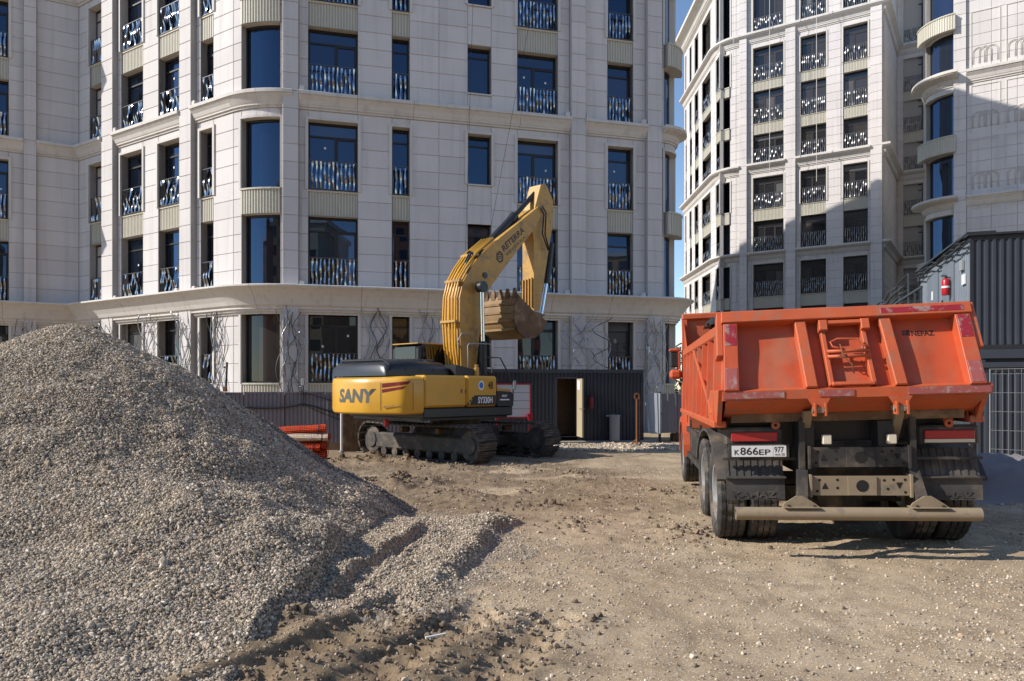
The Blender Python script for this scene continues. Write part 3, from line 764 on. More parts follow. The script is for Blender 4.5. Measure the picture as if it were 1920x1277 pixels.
    def finish(s, ntile=300, nslat=300):
        s.tiles.sort(key=lambda t: t[0])
        for k, mb in s.tiles[:ntile]: s.part(mb, 'cladding_panel', 'stone')
        rest = MB()
        for k, mb in s.tiles[ntile:]: rest.add(mb.v, mb.f)
        if rest.v: s.part(rest, 'cladding_panels', 'stone', kind='stuff')
        s.part(s.wall, 'wall', 'stone_joint')
        if s.slats:
            s.slats.sort(key=lambda t: t[0])
            for k, (p, a, h, m), ro in s.slats[:nslat]:
                o = place('slat', SLATM[m], ro, (p[0]-s.b[0], p[1]-s.b[1], p[2]-s.b[2]), (0, 0, a)); o.scale = (1, 1, h)
            if len(s.slats) > nslat: s.joined_slats([q[1] for q in s.slats[nslat:]], s.root)
    def mass(s, pts, h, name='shadow_core'):  # unseen solid core added to block light and cast shadows
        mb = MB(); mb.prism([(p[0], p[1]) for p in pts], lambda a, b, t: (a, b, t), -.3, h); return s.part(mb, name, 'stone_joint')

SLATM = []; SLATV = []
for k in range(9):
    rr = random.Random(50+k); n = 9; V = []; Fc = []; ph = rr.uniform(0, 6.28); ph2 = rr.uniform(0, 6.28)
    for i in range(n+1):
        z = i/n; x = .013*math.sin(z*2*math.pi*1.25+ph); w_ = .031+.009*math.sin(z*12+ph2); tw = .62*math.sin(z*2*math.pi*.9+ph2)
        dx, dy = w_*math.cos(tw), w_*math.sin(tw); yy = .034*math.sin(z*9+ph)
        V += [(x-dx, yy-dy, z), (x+dx, yy+dy, z)]
    for i in range(n): Fc.append((2*i, 2*i+1, 2*i+3, 2*i+2))
    mb = MB(); mb.add(V, Fc); SLATM.append(mb.mesh('slat', MAT['steel'], smooth=True)); SLATV.append((V, Fc))

# ---------- building on the left: two wings, rounded corner, long shaded front, rounded end
dA1 = Vector((2160/1400, -1)).normalized()            # left wing, left to right comes nearer
dM = Vector((5281/1400, 1)).normalized()              # shaded front
dA0 = Vector((2440/1400, 1)).normalized()
pA1 = Vector(((328-960)/F*30, 30)); pM = Vector(((625-960)/F*28, 28)); pIn = Vector(((148-960)/F*33.9, 33.9))
pIn = pA1+dA1*((((148-960)/F)*pA1.y-pA1.x)/(dA1.x-((148-960)/F)*dA1.y))
pC = isect(pA1, dA1, pM, dM)
pL = pIn-dA0*5.7
mtmp = Fr(pM, pM+dM)
pE0 = Vector(mtmp.at(mtmp.u(1240), 0, 0)[:2])
rE = 1.05; tE = None
hM = math.atan2(dM.y, dM.x); hS = R(94)
tE = rE*math.tan((hS-hM)/2); pE = pE0+dM*tE; pBk = pE+Vector((math.cos(hS), math.sin(hS)))*19.3
S0, arcC, S1 = fillet(pIn, pC, pE, 2.9)
E0, arcE, E1 = fillet(pC, pE, pBk, rE)
fA0 = Fr(pL, pIn); fA1 = Fr(pIn, S0); fM = Fr(S1, E0); fS = Fr(E1, pBk)
A = Building('apartment_building', 'pale stone apartment building with wavy steel railings behind the excavator, rounded corners', (0, 30, 0))
VM = 19.7; TOPA = 31.5; A.stick = True
# shaded front
U = fM.u
segs = [(S1, 530, 'e'), ]
cols = [(530, 560, 'p'), (578, 671, 'W'), (735, 768, 'S'), (877, 921, 'N'), (970, 1046, 'B'), (1068, 1095, 'p'), (1139, 1187, 'S'), (1210, 1237, 'p')]
def lay(bd, fr, cols, vmax, smax, u_lo=0.0, u_hi=None, subwalls=None, single=True, glass='glass', pw=.24, rail=True, cut=(0,), s0=0, railh=1.05):
    cur = u_lo; u_hi = fr.L if u_hi is None else u_hi
    for (x0, x1, k) in cols:
        a, b = fr.u(x0), fr.u(x1)
        if a-cur > .02: bd.wall_col(fr, cur, a, vmax)
        if k == 'p': bd.pilaster(fr, a, b, vmax, pw, cut)
        else: bd.win_col(fr, a, b, s0, smax, k, vmax, single=single, glass=glass, rail=rail, railh=railh)
        cur = b
    if u_hi-cur > .02: bd.wall_col(fr, cur, u_hi, vmax)
lay(A, fM, cols, VM, 5)
lay(A, fA1, [(168, 198, 'S'), (200, 221, 'p'), (227, 268, 'S'), (297, 344, 'W'), (346, 368, 'p'), (376, 400, 'S')], VM, 5)
lay(A, fA0, [(-60, 16, 'W'), (45, 69, 'p')], VM, 5)
# rounded corner with curved windows
def arc_bay(bd, fr, a, b, s0, s1, vmax, bulge=.12, glass='glass', cols=True):
    L = fr.L
    if a > .02: bd.wall_col(fr, 0, a*L, vmax)
    if b < .98: bd.wall_col(fr, b*L, L, vmax)
    bd.zs += 1
    for i in range(s0, s1):
        v0, v1 = SILL[i], HEAD[i]; cb = [c for c in CORN if abs(c[0]-v1) < .6]
        bd.reveal(fr, a*L, b*L, v0, v1, -.30, 0, .10 if cb else 0)
        bd.window(fr, a*L, b*L, v0, v1, -.27, tr=0, glass=glass if i else 'glass_dark')
        if cb: bd.tile_col(fr, a*L, b*L, v1+.001, cb[0][0], 0, .5); fbox(bd.wall, fr, a*L, b*L, cb[0][0], cb[0][1], -.45, -.02)
        elif i+1 < len(SILL): bd.spandrel(fr, a*L, b*L, v1+.001, SILL[i+1], bulge)
        if cb:
            mb = MB(); fbox(mb, fr, a*L, b*L, cb[0][1]-.01, cb[0][1]+.02, -.4, .06); bd.part(mb, 'sill', 'stone_trim')
    if s0 == 0: bd.spandrel(fr, a*L, b*L, -.3, SILL[0], -.05)
arc_bay(A, arcC, .18, .82, 0, 5, VM, .05)
arc_bay(A, arcE, .10, .99, 0, 5, VM, .26)
A.wall_col(fS, 0, 6, VM)
# cornices
tn = math.tan((math.atan2(dA1.y, dA1.x)-math.atan2(dA0.y, dA0.x))/2)
big = prof_big(*CORN[0])
A.cornice(fA0, 0, fA0.L, big, 0, tn); A.cornice(fA1, 0, fA1.L, big, tn, 0); A.cornice(arcC, 0, arcC.L, big, piece=1.2); A.cornice(fM, 0, fM.L, big); A.cornice(arcE, 0, arcE.L, big, piece=.75); A.cornice(fS, 0, 6, big)
for ci in (1, 2):
    pr = prof_mid(*CORN[ci])
    def cuts(fr, xs_, lo=0., hi=None, t0=0., t1=0.):
        hi = fr.L if hi is None else hi; cur = lo
        for (a, b) in xs_:
            ua, ub = fr.u(a), fr.u(b)
            A.cornice(fr, cur, ua, pr, t0 if cur == lo else 0, 0); cur = ub
        A.cornice(fr, cur, hi, pr, 0, t1)
    cuts(fM, [(530, 560), (1068, 1095), (1210, 1237)]); cuts(fA1, [(200, 221), (346, 368)], t0=tn); cuts(fA0, [(45, 69)], t1=tn)
    A.cornice(arcC, 0, arcC.L, pr, piece=1.2); A.cornice(arcE, 0, arcE.L, prof_mid(*CORN[ci], p=.50), piece=.75); A.cornice(fS, 0, 6, pr)
# upper storeys out of frame and an unseen shadow-casting block added behind
up = [fA0.at(0,0,-.02), fA0.at(fA0.L,0,-.02)]+[arcC.at(arcC.L*k/6,0,-.02) for k in range(7)]+[arcE.at(arcE.L*k/6,0,-.02) for k in range(7)]+[fS.at(fS.L,0,-.02), (-30, 62, 0), (-34, 48, 0)]
mb = MB(); mb.prism([(p[0], p[1]) for p in up], lambda a, b, t: (a, b, t), VM, TOPA); A.part(mb, 'upper_storeys', 'stone')
inn = [fA0.at(0,0,-.6), fA0.at(fA0.L,0,-.6)]+[arcC.at(arcC.L*k/6,0,-.6) for k in range(7)]+[arcE.at(arcE.L*k/6,0,-.6) for k in range(7)]+[fS.at(fS.L,0,-.6), (-30, 61, 0), (-33, 48, 0)]
A.mass(inn, VM+.1)
# pillar decoration: welded wavy steel stems on the ground-floor piers
def vines(bd, fr, ua, ub, w, n, seed):
    rr = random.Random(seed)
    for k in range(n):
        ph, f1, am = rr.uniform(0, 6.28), rr.uniform(1.4, 2.8), rr.uniform(.12, .36)*(ub-ua)
        um = ua+(ub-ua)*(k+.5)/n; lo, hi = rr.uniform(.2, 1.6), rr.uniform(4.2, 4.75)
        pts = []
        for i in range(25):
            t = i/24; v = lo+(hi-lo)*t
            pts.append(fr.at(um+am*math.sin(t*2*math.pi*f1+ph)*.6, v, w+.08+.05*math.sin(t*9+k)+(.14*max(0, t-.85)/.15)))
        mb = MB()
        if rr.random() < .2:      # flat bright ribbon
            for i in range(24):
                p, q = Vector(pts[i]), Vector(pts[i+1]); sd = Vector(fr.at(1, 0, 0))-Vector(fr.at(0, 0, 0)); sd = sd.normalized()*.022*math.cos(i*.9+ph)
                nn = Vector((0,-.025,0))*math.sin(i*.9+ph); s2 = Vector(fr.at(1,0,0))-Vector(fr.at(0,0,0)); s2 = s2.normalized()*.022*math.cos((i+1)*.9+ph); n2 = Vector((0,-.025,0))*math.sin((i+1)*.9+ph)
                mb.quad(p-sd-nn, p+sd+nn, q+s2+n2, q-s2-n2)
            bd.part(mb, 'steel_stem', 'steel')
        else:
            mb.tube(pts, rr.choice((.010, .013, .019)), 5); bd.part(mb, 'steel_stem', rr.choice(('steel_wire', 'steel_wire', 'rail_metal')), smooth=True)
for i, (fr, x0, x1, w_, n_) in enumerate([(fM, 523, 568, .24, 8), (fM, 682, 728, 0, 7), (fM, 785, 822, 0, 6), (fM, 1052, 1135, .24, 9), (fM, 1194, 1243, .24, 8), (fA1, 196, 224, .24, 5), (fA1, 268, 298, 0, 6), (fA1, 343, 370, .24, 6), (fA1, 398, 424, 0, 6), (fA0, 30, 68, .24, 6), (fA1, 140, 160, 0, 3)]):
    vines(A, fr, fr.u(x0), fr.u(x1), w_, n_+2, 90+i)
# small lamps on the cornices beside the pilasters
for (fr, x, ci) in [(fM, 566, 0), (fM, 1061, 0), (fM, 1203, 0), (fM, 1100, 1), (fM, 1062, 1), (fM, 1204, 1), (fM, 566, 1), (fA1, 339, 0), (fA1, 372, 0), (fA1, 224, 0), (fA1, 372, 1), (fA1, 224, 1)]:
    u = fr.u(x); v = CORN[ci][1]+.02; mb = MB(); fbox(mb, fr, u-.09, u+.09, v, v+.16, .06, .24, back=True); fbox(mb, fr, u-.07, u+.07, v+.162, v+.19, .08, .22, back=True); A.part(mb, 'cornice_lamp', 'stone_trim')
A.finish()
# ropes hanging down the shaded front
for (xa, ya, xb, yb, lab) in [(882, 0, 868, 470, 'thin rope hanging down beside the narrow window column'), (970, 130, 905, 480, 'thin slanting rope hanging in front of the window with sill')]:
    def onfront(x, y, w):
        u = fM.u(x); p = fM.at(u, 0, w); return (p[0], p[1], EYE+(HOR-y)/F*p[1])
    a_, b_ = onfront(xa, ya, .5), onfront(xb, yb, .5); top = Vector(a_)+(Vector(a_)-Vector(b_))*.35
    mb = MB(); mb.tube([b_, a_, top], .007, 4); o = mb.build('rope', MAT['cable']); tag(o, lab, 'rope', 'ropes on the facade')
# ---------- taller sunlit building in the background
pBf = Vector(((1525-960)/F*58, 58)); dS = Vector((0.0, -1.0)); XB = 17.2
pBc = isect(Vector((XB, 70)), dS, pBf, dA1)
pBs = Vector((XB, XB*F/(1283-960)))
ftmp = Fr(pBf, pBf+dA1); pB1 = Vector(ftmp.at(ftmp.u(1657), 0, 0)[:2])
B0, arcB, B1 = fillet(pBs, pBc, pB1, 2.6)
dR = Vector((-dA1.y, dA1.x))
rt = Fr(pB1, pB1+dR); pB2 = Vector(rt.at(rt.u(1682), 0, 0)[:2])
f2t = Fr(pB2, pB2+dA1); pB3 = Vector(f2t.at(f2t.u(1775), 0, 0)[:2])
fBs, fB, fBr, fB2 = Fr(pBs, B0), Fr(B1, pB1), Fr(pB1, pB2), Fr(pB2, pB3)
B = Building('tall_apartment_building', 'taller sunlit stone apartment building in the background behind the dump truck', (24, 58, 0))
VB = 36.2; B.slatm = 'steel_dim'
kw = dict(single=False, glass='glass_dark', pw=.3, s0=1)
lay(B, fB, [(1388, 1402, 'p'), (1412, 1469, 'D'), (1474, 1493, 'p'), (1501, 1549, 'B'), (1581, 1627, 'B'), (1633, 1655, 'p')], VB, 9, cut=(), railh=1.15, **kw)
B.wall_col(fBr, 0, fBr.L, VB)
lay(B, fB2, [(1694, 1731, 'B')], VB, 9, railh=1.15, **kw)
lay(B, fBs, [(1285.5, 1287.5, 'S'), (1293.5, 1297.5, 'S'), (1303, 1310, 'W'), (1317, 1333, 'D'), (1343, 1349.5, 'W')], VB, 9, **kw)
arc_bay(B, arcB, .22, .80, 1, 9, VB, .10, 'glass')
for ci in (0, 1, 2, 3, 4):
    pr = prof_mid(*CORN[ci], p=.5) if ci < 4 else prof_big(CORN[4][0]+.28, CORN[4][1], 1.0)
    B.cornice(fBs, 0, fBs.L, pr, piece=4); B.cornice(arcB, 0, arcB.L, pr, piece=2)
    if ci in (1, 2): 
        cur = 0
        for (a, b) in ((1388, 1402), (1474, 1493), (1633, 1655)):
            if fB.u(a)-cur > .1: B.cornice(fB, cur, fB.u(a), pr, piece=3)
            cur = fB.u(b)
        B.cornice(fB, cur, fB.L, pr, 0, 1.0)
    else: B.cornice(fB, 0, fB.L, pr, 0, 1.0, piece=3)
    B.cornice(fBr, 0, fBr.L, pr, 1.0, -1.0, piece=3); B.cornice(fB2, 0, fB2.L, pr, -1.0, 0, piece=3)
pts = [fBs.at(0,0,-.6)]+[arcB.at(arcB.L*k/6,0,-.6) for k in range(7)]+[fB.at(fB.L-.6,0,-.6), fBr.at(fBr.L,0,-.6), fB2.at(fB2.L,0,-.6), (48, 62, 0), (40, 85, 0), (19, 78, 0)]
B.mass(pts, VB-.3)
B.finish(300, 0)
for i, (x, y0, y1, z) in enumerate([(1443, 40, 330, 57.5), (1531, 60, 340, 56.5), (1375, 60, 140, 58.5)]):
    a_, b_ = PX(x, y0-120, z), PX(x, y1, z); mb = MB(); mb.tube([b_, a_], .02, 4); o = mb.build('rope', MAT['stone_trim'])
    tag(o, ['pale rope hanging over the left window column of the tall building', 'pale rope hanging over the middle window column of the tall building', 'pale rope hanging at the rounded corner of the tall building'][i], 'rope', 'ropes on the tall building')

# ---------- building at the right edge with a round glazed bay
pCf = Vector(((1785-960)/F*43, 43)); ftm = Fr(pCf, pCf+dA1)
pCc = Vector(ftm.at(-1.55, 0, 0)[:2]); pCs = pCc+Vector((6.5, 9)); pCe = pCf+dA1*14
C0, arcR, C1 = fillet(pCs, pCc, pCe, 1.75)
fCs, fC = Fr(pCs, C0), Fr(C1, pCe)
C = Building('bay_apartment_building', 'stone apartment building at the right edge with a round glazed bay', (28, 42, 0))
VC = 25.6
lay(C, fC, [(1788, 1812, 'p')], VC, 7, cut=(), pw=.16)
C.wall_col(fCs, 0, fCs.L, VC)
arc_bay(C, arcR, .16, .97, 1, 7, VC, .42, 'glass')
for ci in (0, 1, 2):
    pr = prof_mid(*CORN[ci], p=.36)
    C.cornice(fCs, 0, fCs.L, pr, piece=3); C.cornice(arcR, 0, arcR.L, prof_mid(*CORN[ci], p=.75), piece=1.0)
    C.cornice(fC, 0, fC.u(1788), pr); C.cornice(fC, fC.u(1812), fC.L, pr, piece=2.6)
def relief(bd, fr, u0, u1, v0, v1):
    mb = MB(); t = .05
    fbox(mb, fr, u0, u0+t, v0, v1, -.01, .035); fbox(mb, fr, u1-t, u1, v0, v1, -.01, .035); fbox(mb, fr, u0+t, u1-t, v1-t, v1, -.01, .034)
    bd.part(mb, 'panel_moulding', 'stone_trim')
    n = 3; wd = (u1-u0-.16)/(n+1)*2; mb = MB()
    for k in range(n):
        c = u0+.08+wd/2+k*wd/2; r = wd/2
        for rr_ in (r, r*.8):
            pts = [fr.at(c+rr_*math.cos(a), v0+.85+rr_*math.sin(a), .015) for a in [math.pi*j/12 for j in range(13)]]
            pts = [fr.at(c+rr_, v0+.25, .015)]+pts+[fr.at(c-rr_, v0+.25, .015)]
            mb.tube(pts, .016, 5)
    bd.part(mb, 'arch_relief', 'stone_trim', smooth=True)
for (x0, x1) in ((1818, 1878), (1884, 1950)):
    ua, ub = fC.u(x0), fC.u(x1)
    for (v0, v1) in ((12.65, 15.7), (16.1, 18.8), (19.75, 23.0), (8.8, 11.85)): relief(C, fC, ua+.05, ub-.05, v0, v1)
pts = [fCs.at(0,0,-.6)]+[arcR.at(arcR.L*k/6,0,-.6) for k in range(7)]+[fC.at(fC.L,0,-.6), (52, 50, 0), (42, 58, 0)]
C.mass(pts, 26.5)
up = [fCs.at(0,0,-.02)]+[arcR.at(arcR.L*k/6,0,-.02) for k in range(7)]+[fC.at(fC.L,0,-.02), (52, 50, 0), (42, 58, 0)]
mb = MB(); mb.prism([(p[0], p[1]) for p in up], lambda a, b, t: (a, b, t), VC, 31); C.part(mb, 'upper_storeys', 'stone')
C.finish(300, 0)

# ---------- town houses across the street behind the camera: out of frame, they show only as reflections in glass and railings
mat('town_ochre', (.42,.24,.09), .85, var=.15, vscale=.3); mat('town_brick', (.33,.12,.06), .85, var=.15, vscale=.3); mat('town_cream', (.50,.42,.30), .85, var=.1, vscale=.3)
for k, (cx, cy, wd, dp, hh, rz, m_, lab) in enumerate([
    (-58, -62, 26, 14, 27, -38, 'town_brick', 'brick town house behind the camera, mirrored in the left windows'), (-24, -70, 24, 14, 33, -24, 'town_ochre', 'ochre town house behind the camera, mirrored in the middle windows'),
    (8, -64, 26, 14, 25, -33, 'town_cream', 'cream town house behind the camera, mirrored in the lower windows'), (42, -66, 26, 14, 30, -28, 'town_brick', 'tall brick town house behind the camera, mirrored in the right windows'), (76, -52, 24, 14, 26, -45, 'town_ochre', 'low ochre town house behind the camera, mirrored at the right end')]):
    hs_ = thing('town_house', lab, 'building', (cx, cy, -.2), (0, 0, R(-rz)), 'town houses behind the camera')
    mb = MB(); mb.box(-wd/2, wd/2, -dp/2, dp/2, 0, hh); mb.build('wall', MAT[m_], hs_)
    mb = MB(); mb.box(-wd/2-.4, wd/2+.4, -dp/2-.4, dp/2+.4, hh+.01, hh+.7); mb.build('roof', MAT['stone_trim'], hs_)
    mb = MB()
    for f_ in range(int(hh/3.2)):
        for c_ in range(int(wd/2.6)):
            x = -wd/2+1.0+c_*2.6; mb.box(x, x+1.3, dp/2+.001, dp/2+.04, 1.2+f_*3.2, 2.8+f_*3.2)
    mb.build('windows', MAT['glass_dark'], hs_, kind='stuff')
# ------------------------------------------------------------------ dump truck
def local_px(M, x, y, axis, val):
    """point on the local plane (axis = val) of a thing with matrix M, seen at pixel (x, y)"""
    Mi = M.inverted(); o = Mi @ Vector((0, 0, EYE)); d = (Mi @ PX(x, y, 1.0))-o
    t = (val-o[axis])/d[axis]; return o+d*t
TZ = .02
T = thing('dump_truck', 'orange dump truck seen from behind with worn tipper body', 'dump truck', (3.20, 6.9, TZ), (0, R(-1.2), R(-9)))
TM = Matrix.Translation((3.20, 6.9, TZ)) @ Matrix.Rotation(R(-9), 4, 'Z') @ Matrix.Rotation(R(-1.2), 4, 'Y')
def tp(x, y, yl): return local_px(TM, x, y, 1, yl)
BR = Matrix.Rotation(R(-.6), 4, 'Y')
def bd(mb):                       # the body leans a little more than the chassis
    mb.v = [((p[0]+1.17)*.949-1.17, p[1], p[2]) for p in mb.v]
    mb.v = [tuple(Vector((0,0,1.2))+BR @ (Vector(p)-Vector((0,0,1.2)))) for p in mb.v]; return mb
ZB, ZT, YB, YT = 1.57, 2.22, -.06, .16
def tg(x, t, d=0.0):              # tailgate plane: x across, t from sill to rim, d outwards
    k = 1.0-.03*t; n = Vector((0, -(ZT-ZB), YT-YB)).normalized()
    p = Vector((x*k+.0, YB+(YT-YB)*t, ZB+(ZT-ZB)*t)); return p+n*d
def tbox(mb, x0, x1, t0, t1, d0, d1, dx=0.0, bv=.006):
    """block on the tailgate; dx leans its top sideways"""
    f = lambda x, t, d: tg(x+dx*(t-t0)/max(1e-6, t1-t0), t, d)
    b = bv/max(.01, (ZT-ZB)); 
    v = [f(x0,t0,d0),f(x1,t0,d0),f(x1,t1,d0),f(x0,t1,d0), f(x0,t0,d1-bv),f(x1,t0,d1-bv),f(x1,t1,d1-bv),f(x0,t1,d1-bv), f(x0+bv,t0+b,d1),f(x1-bv,t0+b,d1),f(x1-bv,t1-b,d1),f(x0+bv,t1-b,d1)]
    fc = [(0,1,5,4),(1,2,6,5),(2,3,7,6),(3,0,4,7),(4,5,9,8),(5,6,10,9),(6,7,11,10),(7,4,8,11),(8,9,10,11)]
    mb.add(v, fc)
HW = 1.17
# tailgate sheet with shallow dents
mb = MB(); NX, NT = 40, 16; vs = []
def dent_(x, t): return -.020*math.exp(-((x+.80)**2/.035+(t-.62)**2/.10))-.014*math.exp(-((x-.85)**2/.05+(t-.4)**2/.1))+.006*math.sin(x*5)*math.sin(t*3.1)
for j in range(NT+1):
    for i in range(NX+1):
        x = -HW+2*HW*i/NX; t = j/NT
        dent = -.020*math.exp(-((x+.80)**2/.035+(t-.62)**2/.10))-.014*math.exp(-((x-.85)**2/.05+(t-.4)**2/.1))+.006*math.sin(x*5)*math.sin(t*3.1)
        vs.append(tg(x, t, dent))
mb.add(vs, [(j*(NX+1)+i, j*(NX+1)+i+1, (j+1)*(NX+1)+i+1, (j+1)*(NX+1)+i) for j in range(NT) for i in range(NX)])
tail = bd(mb).build('tailgate', MAT['orange'], T, smooth=True)
mb = MB(); tbox(mb, -HW-.03, HW+.03, .97, 1.13, -.04, .13); bd(mb).build('rim', MAT['orange_worn'], tail)
for (x0, x1, lab) in ((-1.0, -.35, None), (.35, 1.13, 'x')):
    mb = MB(); tbox(mb, x0, x1, 1.0, 1.09, .128, .134); 
    if lab: bd(mb).build('reflective_tape', MAT['red_tape'], tail)
for s in (-1, 1):
    mb = MB(); a, b = sorted((s*(HW+.01), s*(HW-.13))); tbox(mb, a, b, -.02, .965, -.02, .115); bd(mb).build('corner_post', MAT['orange'], tail)
    for (t0, t1, m) in ((.63, .95, 'red_tape'), (.0, .30, 'pink_tape')):
        mb = MB(); a, b = sorted((s*(HW-.005), s*(HW-.115))); tbox(mb, a, b, t0, t1, .10, .119, bv=.002); bd(mb).build('reflective_tape', MAT[m], tail)
    mb = MB(); a, b = sorted((s*(HW+.075), s*(HW+.012))); tbox(mb, a, b, .50, 1.14, -.06, .09); bd(mb).build('latch_arm', MAT['orange_worn'], tail)
for (x, dx) in ((-.36, -.06), (.45, -.06)):
    mb = MB(); tbox(mb, x-.055, x+.055, .0, .97, -.01, .105, dx, .01); bd(mb).build('rib', MAT['orange_worn'], tail)
# ladder-like middle frame with locking bars
mb = MB()
for x in (-.17, .215): tbox(mb, x-.022, x+.022, .03, .93, .0, .085, -.04)
tbox(mb, -.205, .175, .89, .945, .07, .12); tbox(mb, -.17, .215, .02, .07, .05, .10)
for x in (-.225, .175): tbox(mb, x-.02, x+.06, .80, .95, .05, .13)
bd(mb).build('step_frame', MAT['orange_worn'], tail)
mb = MB()
for t in (.50, .425): mb.tube([tg(-.19, t, .10), tg(.20, t, .10)], .016, 8)
mb.tube([tg(.21, .54, .11), tg(.14, .57, .12), tg(.11, .66, .12), tg(-.09, .665, .12), tg(-.155, .62, .12), tg(-.14, .56, .115), tg(-.03, .52, .11)], .011, 7)
bd(mb).build('lock_bar', MAT['orange_worn'], tail, smooth=True)
mb = MB(); mb.tube([tg(-.07, .58, .13), tg(-.05, .40, .135), tg(-.01, .34, .12), tg(.02, .30, .125), tg(.03, .17, .11)], .007, 6); mb.tube([tg(-.09, .42, .12), tg(-.03, .44, .14), tg(-.01, .40, .14), tg(-.08, .39, .13), tg(-.09, .42, .12)], .006, 6)
bd(mb).build('tie_wire', MAT['rust'], tail, smooth=True)
mb = MB(); n_ = text_mb('NEFAZ', .215, .048, fat=.02)
lt = MB(); lt.add([tg(.655+v[0]*1.0, .735+v[2]/(ZT-ZB), .002+dent_(.655+v[0], .735+v[2]/(ZT-ZB))) for v in n_.v], n_.f); bd(lt).build('lettering', MAT['ink'], tail)
em = MB()
for (cx, sg) in ((.585, 1), (.625, -1)):
    for k in range(3):
        t = .745+k*.027; em.add([tg(x__, t__, .002+dent_(x__, t__)) for (x__, t__) in ((cx-.017, t), (cx+.017, t+.004*sg), (cx+.017, t+.020), (cx-.017, t+.020-.004*sg))], [(0,1,2,3)])
bd(em).build('emblem', MAT['ink'], tail)
# sill beam and the slanted skirt below
mb = MB(); mb.prism([(-.15, 1.50), (-.15, 1.585), (-.03, 1.605), (.15, 1.605), (.15, 1.48)], lambda p, q_, t: (t, p, q_), -1.20, 1.235); bd(mb).build('sill_beam', MAT['orange_worn'], T)
for (x0, x1) in ((-1.19, -.62), (-.30, .02), (.50, 1.22)):
    mb = MB(); mb.box(x0, x1, -.158, -.151, 1.515, 1.575); bd(mb).build('reflective_tape', MAT['pink_tape'], T)
mb = MB(); mb.prism([(-.149, 1.498), (.16, 1.33), (.30, 1.33), (.20, 1.498)], lambda p, q_, t: (t, p, q_), -1.16, 1.18); bd(mb).build('skirt', MAT['orange_worn'], T)
for s in (-1, 1):
    mb = MB(); mb.prism([(-.145, 1.60), (.10, 1.26), (.75, 1.24), (1.0, 1.40), (.6, 1.60)], lambda p, q_, t: (t, p, q_), s*1.19, s*1.235); bd(mb).build('corner_plate', MAT['orange_worn'], T)
# side walls
for s in (-1, 1):
    sx = lambda z: s*(1.13+.05*(2.2-z)/.9)
    mb = MB(); mb.add([(sx(1.26), .1, 1.26), (sx(1.26), 4.85, 1.26), (sx(2.2), 4.85, 2.2), (sx(2.2), .14, 2.2)], [(0,1,2,3)])
    mb.add([(sx(1.26)-s*.05, .1, 1.26), (sx(1.26)-s*.05, 4.85, 1.26), (sx(2.2)-s*.05, 4.85, 2.2), (sx(2.2)-s*.05, .14, 2.2)], [(0,1,2,3)])
    sw = bd(mb).build('side_wall', MAT['orange'], T)
    mb = MB(); mb.box(s*1.08, s*1.20, .10, 4.9, 2.12, 2.235, .015); bd(mb).build('top_rail', MAT['orange_worn'], T)
    for k in range(8):
        y = .32+k*.62; mb = MB(); mb.add([(sx(1.26)+s*o, yy, z) if z < 2 else (sx(2.12)+s*o, yy, z) for z in (1.26, 2.118) for (o, yy) in ((0, y-.05), (.07, y-.04), (.07, y+.04), (0, y+.05))], [(0,1,5,4),(1,2,6,5),(2,3,7,6),(0,3,2,1)]); bd(mb).build('rib', MAT['orange'], sw)
    mb = MB(); mb.box(s*1.14, s*1.27, .1, 4.9, 1.235, 1.30, .01); bd(mb).build('lower_rail', MAT['orange_worn'], sw)
    mb = MB(); mb.tube([(s*1.225, .55, 1.36), (s*1.22, 2.6, 2.10)], .018, 6); bd(mb).build('brace', MAT['orange_worn'], sw)
mb = MB(); mb.box(-1.15, 1.15, 4.86, 4.93, 1.2, 2.70); mb.box(-1.2, 1.2, 4.80, 4.99, 2.70, 2.80, .02)
for s in (-1, 1): mb.add([(s*1.17, 4.86, 2.70), (s*1.17, 4.86, 2.23), (s*1.17, 4.3, 2.23)], [(0,1,2)]); mb.box(s*1.12, s*1.20, 4.80, 4.93, 2.235, 2.70)
bd(mb).build('headboard', MAT['orange_worn'], T)
mb = MB(); mb.box(-1.09, 1.09, .1, 4.85, 1.28, 1.36); bd(mb).build('body_floor', MAT['rust_mud'], T)
mb = MB(); mb.box(-.95, .95, .35, 4.8, 1.12, 1.27); mb.box(-.45, -.30, .1, 4.8, .98, 1.27); mb.box(.30, .45, .1, 4.8, .98, 1.27); mb.box(-1.1, 1.1, .36, .44, 1.02, 1.32); bd(mb).build('body_frame', MAT['black_metal'], T)
# hinges under the sill
for x in (-.31, .42):
    mb = MB(); mb.prism([(x-.10, 1.50), (x+.10, 1.50), (x+.05, 1.42), (x-.05, 1.42)], lambda p, q_, t: (p, t, q_), -.20, -.152)
    mb.box(x-.055, x-.04, -.24, -.14, 1.34, 1.46); mb.box(x+.04, x+.055, -.24, -.14, 1.34, 1.46); bd(mb).build('hinge', MAT['orange_worn'], T)
    mb = MB(); mb.tube([(x-.07, -.2, 1.39), (x+.07, -.2, 1.39)], .022, 8); mb.box(x-.03, x+.03, -.22, .0, 1.37, 1.42)
    mb.prism([(-.02, 1.38), (.10, 1.38), (.32, 1.10), (.20, 1.08)], lambda p, q_, t: (t, p, q_), x-.04-.06*(1 if x < 0 else -1), x+.04-.06*(1 if x < 0 else -1)); bd(mb).build('hinge_arm', MAT['dusty_tan'], T)
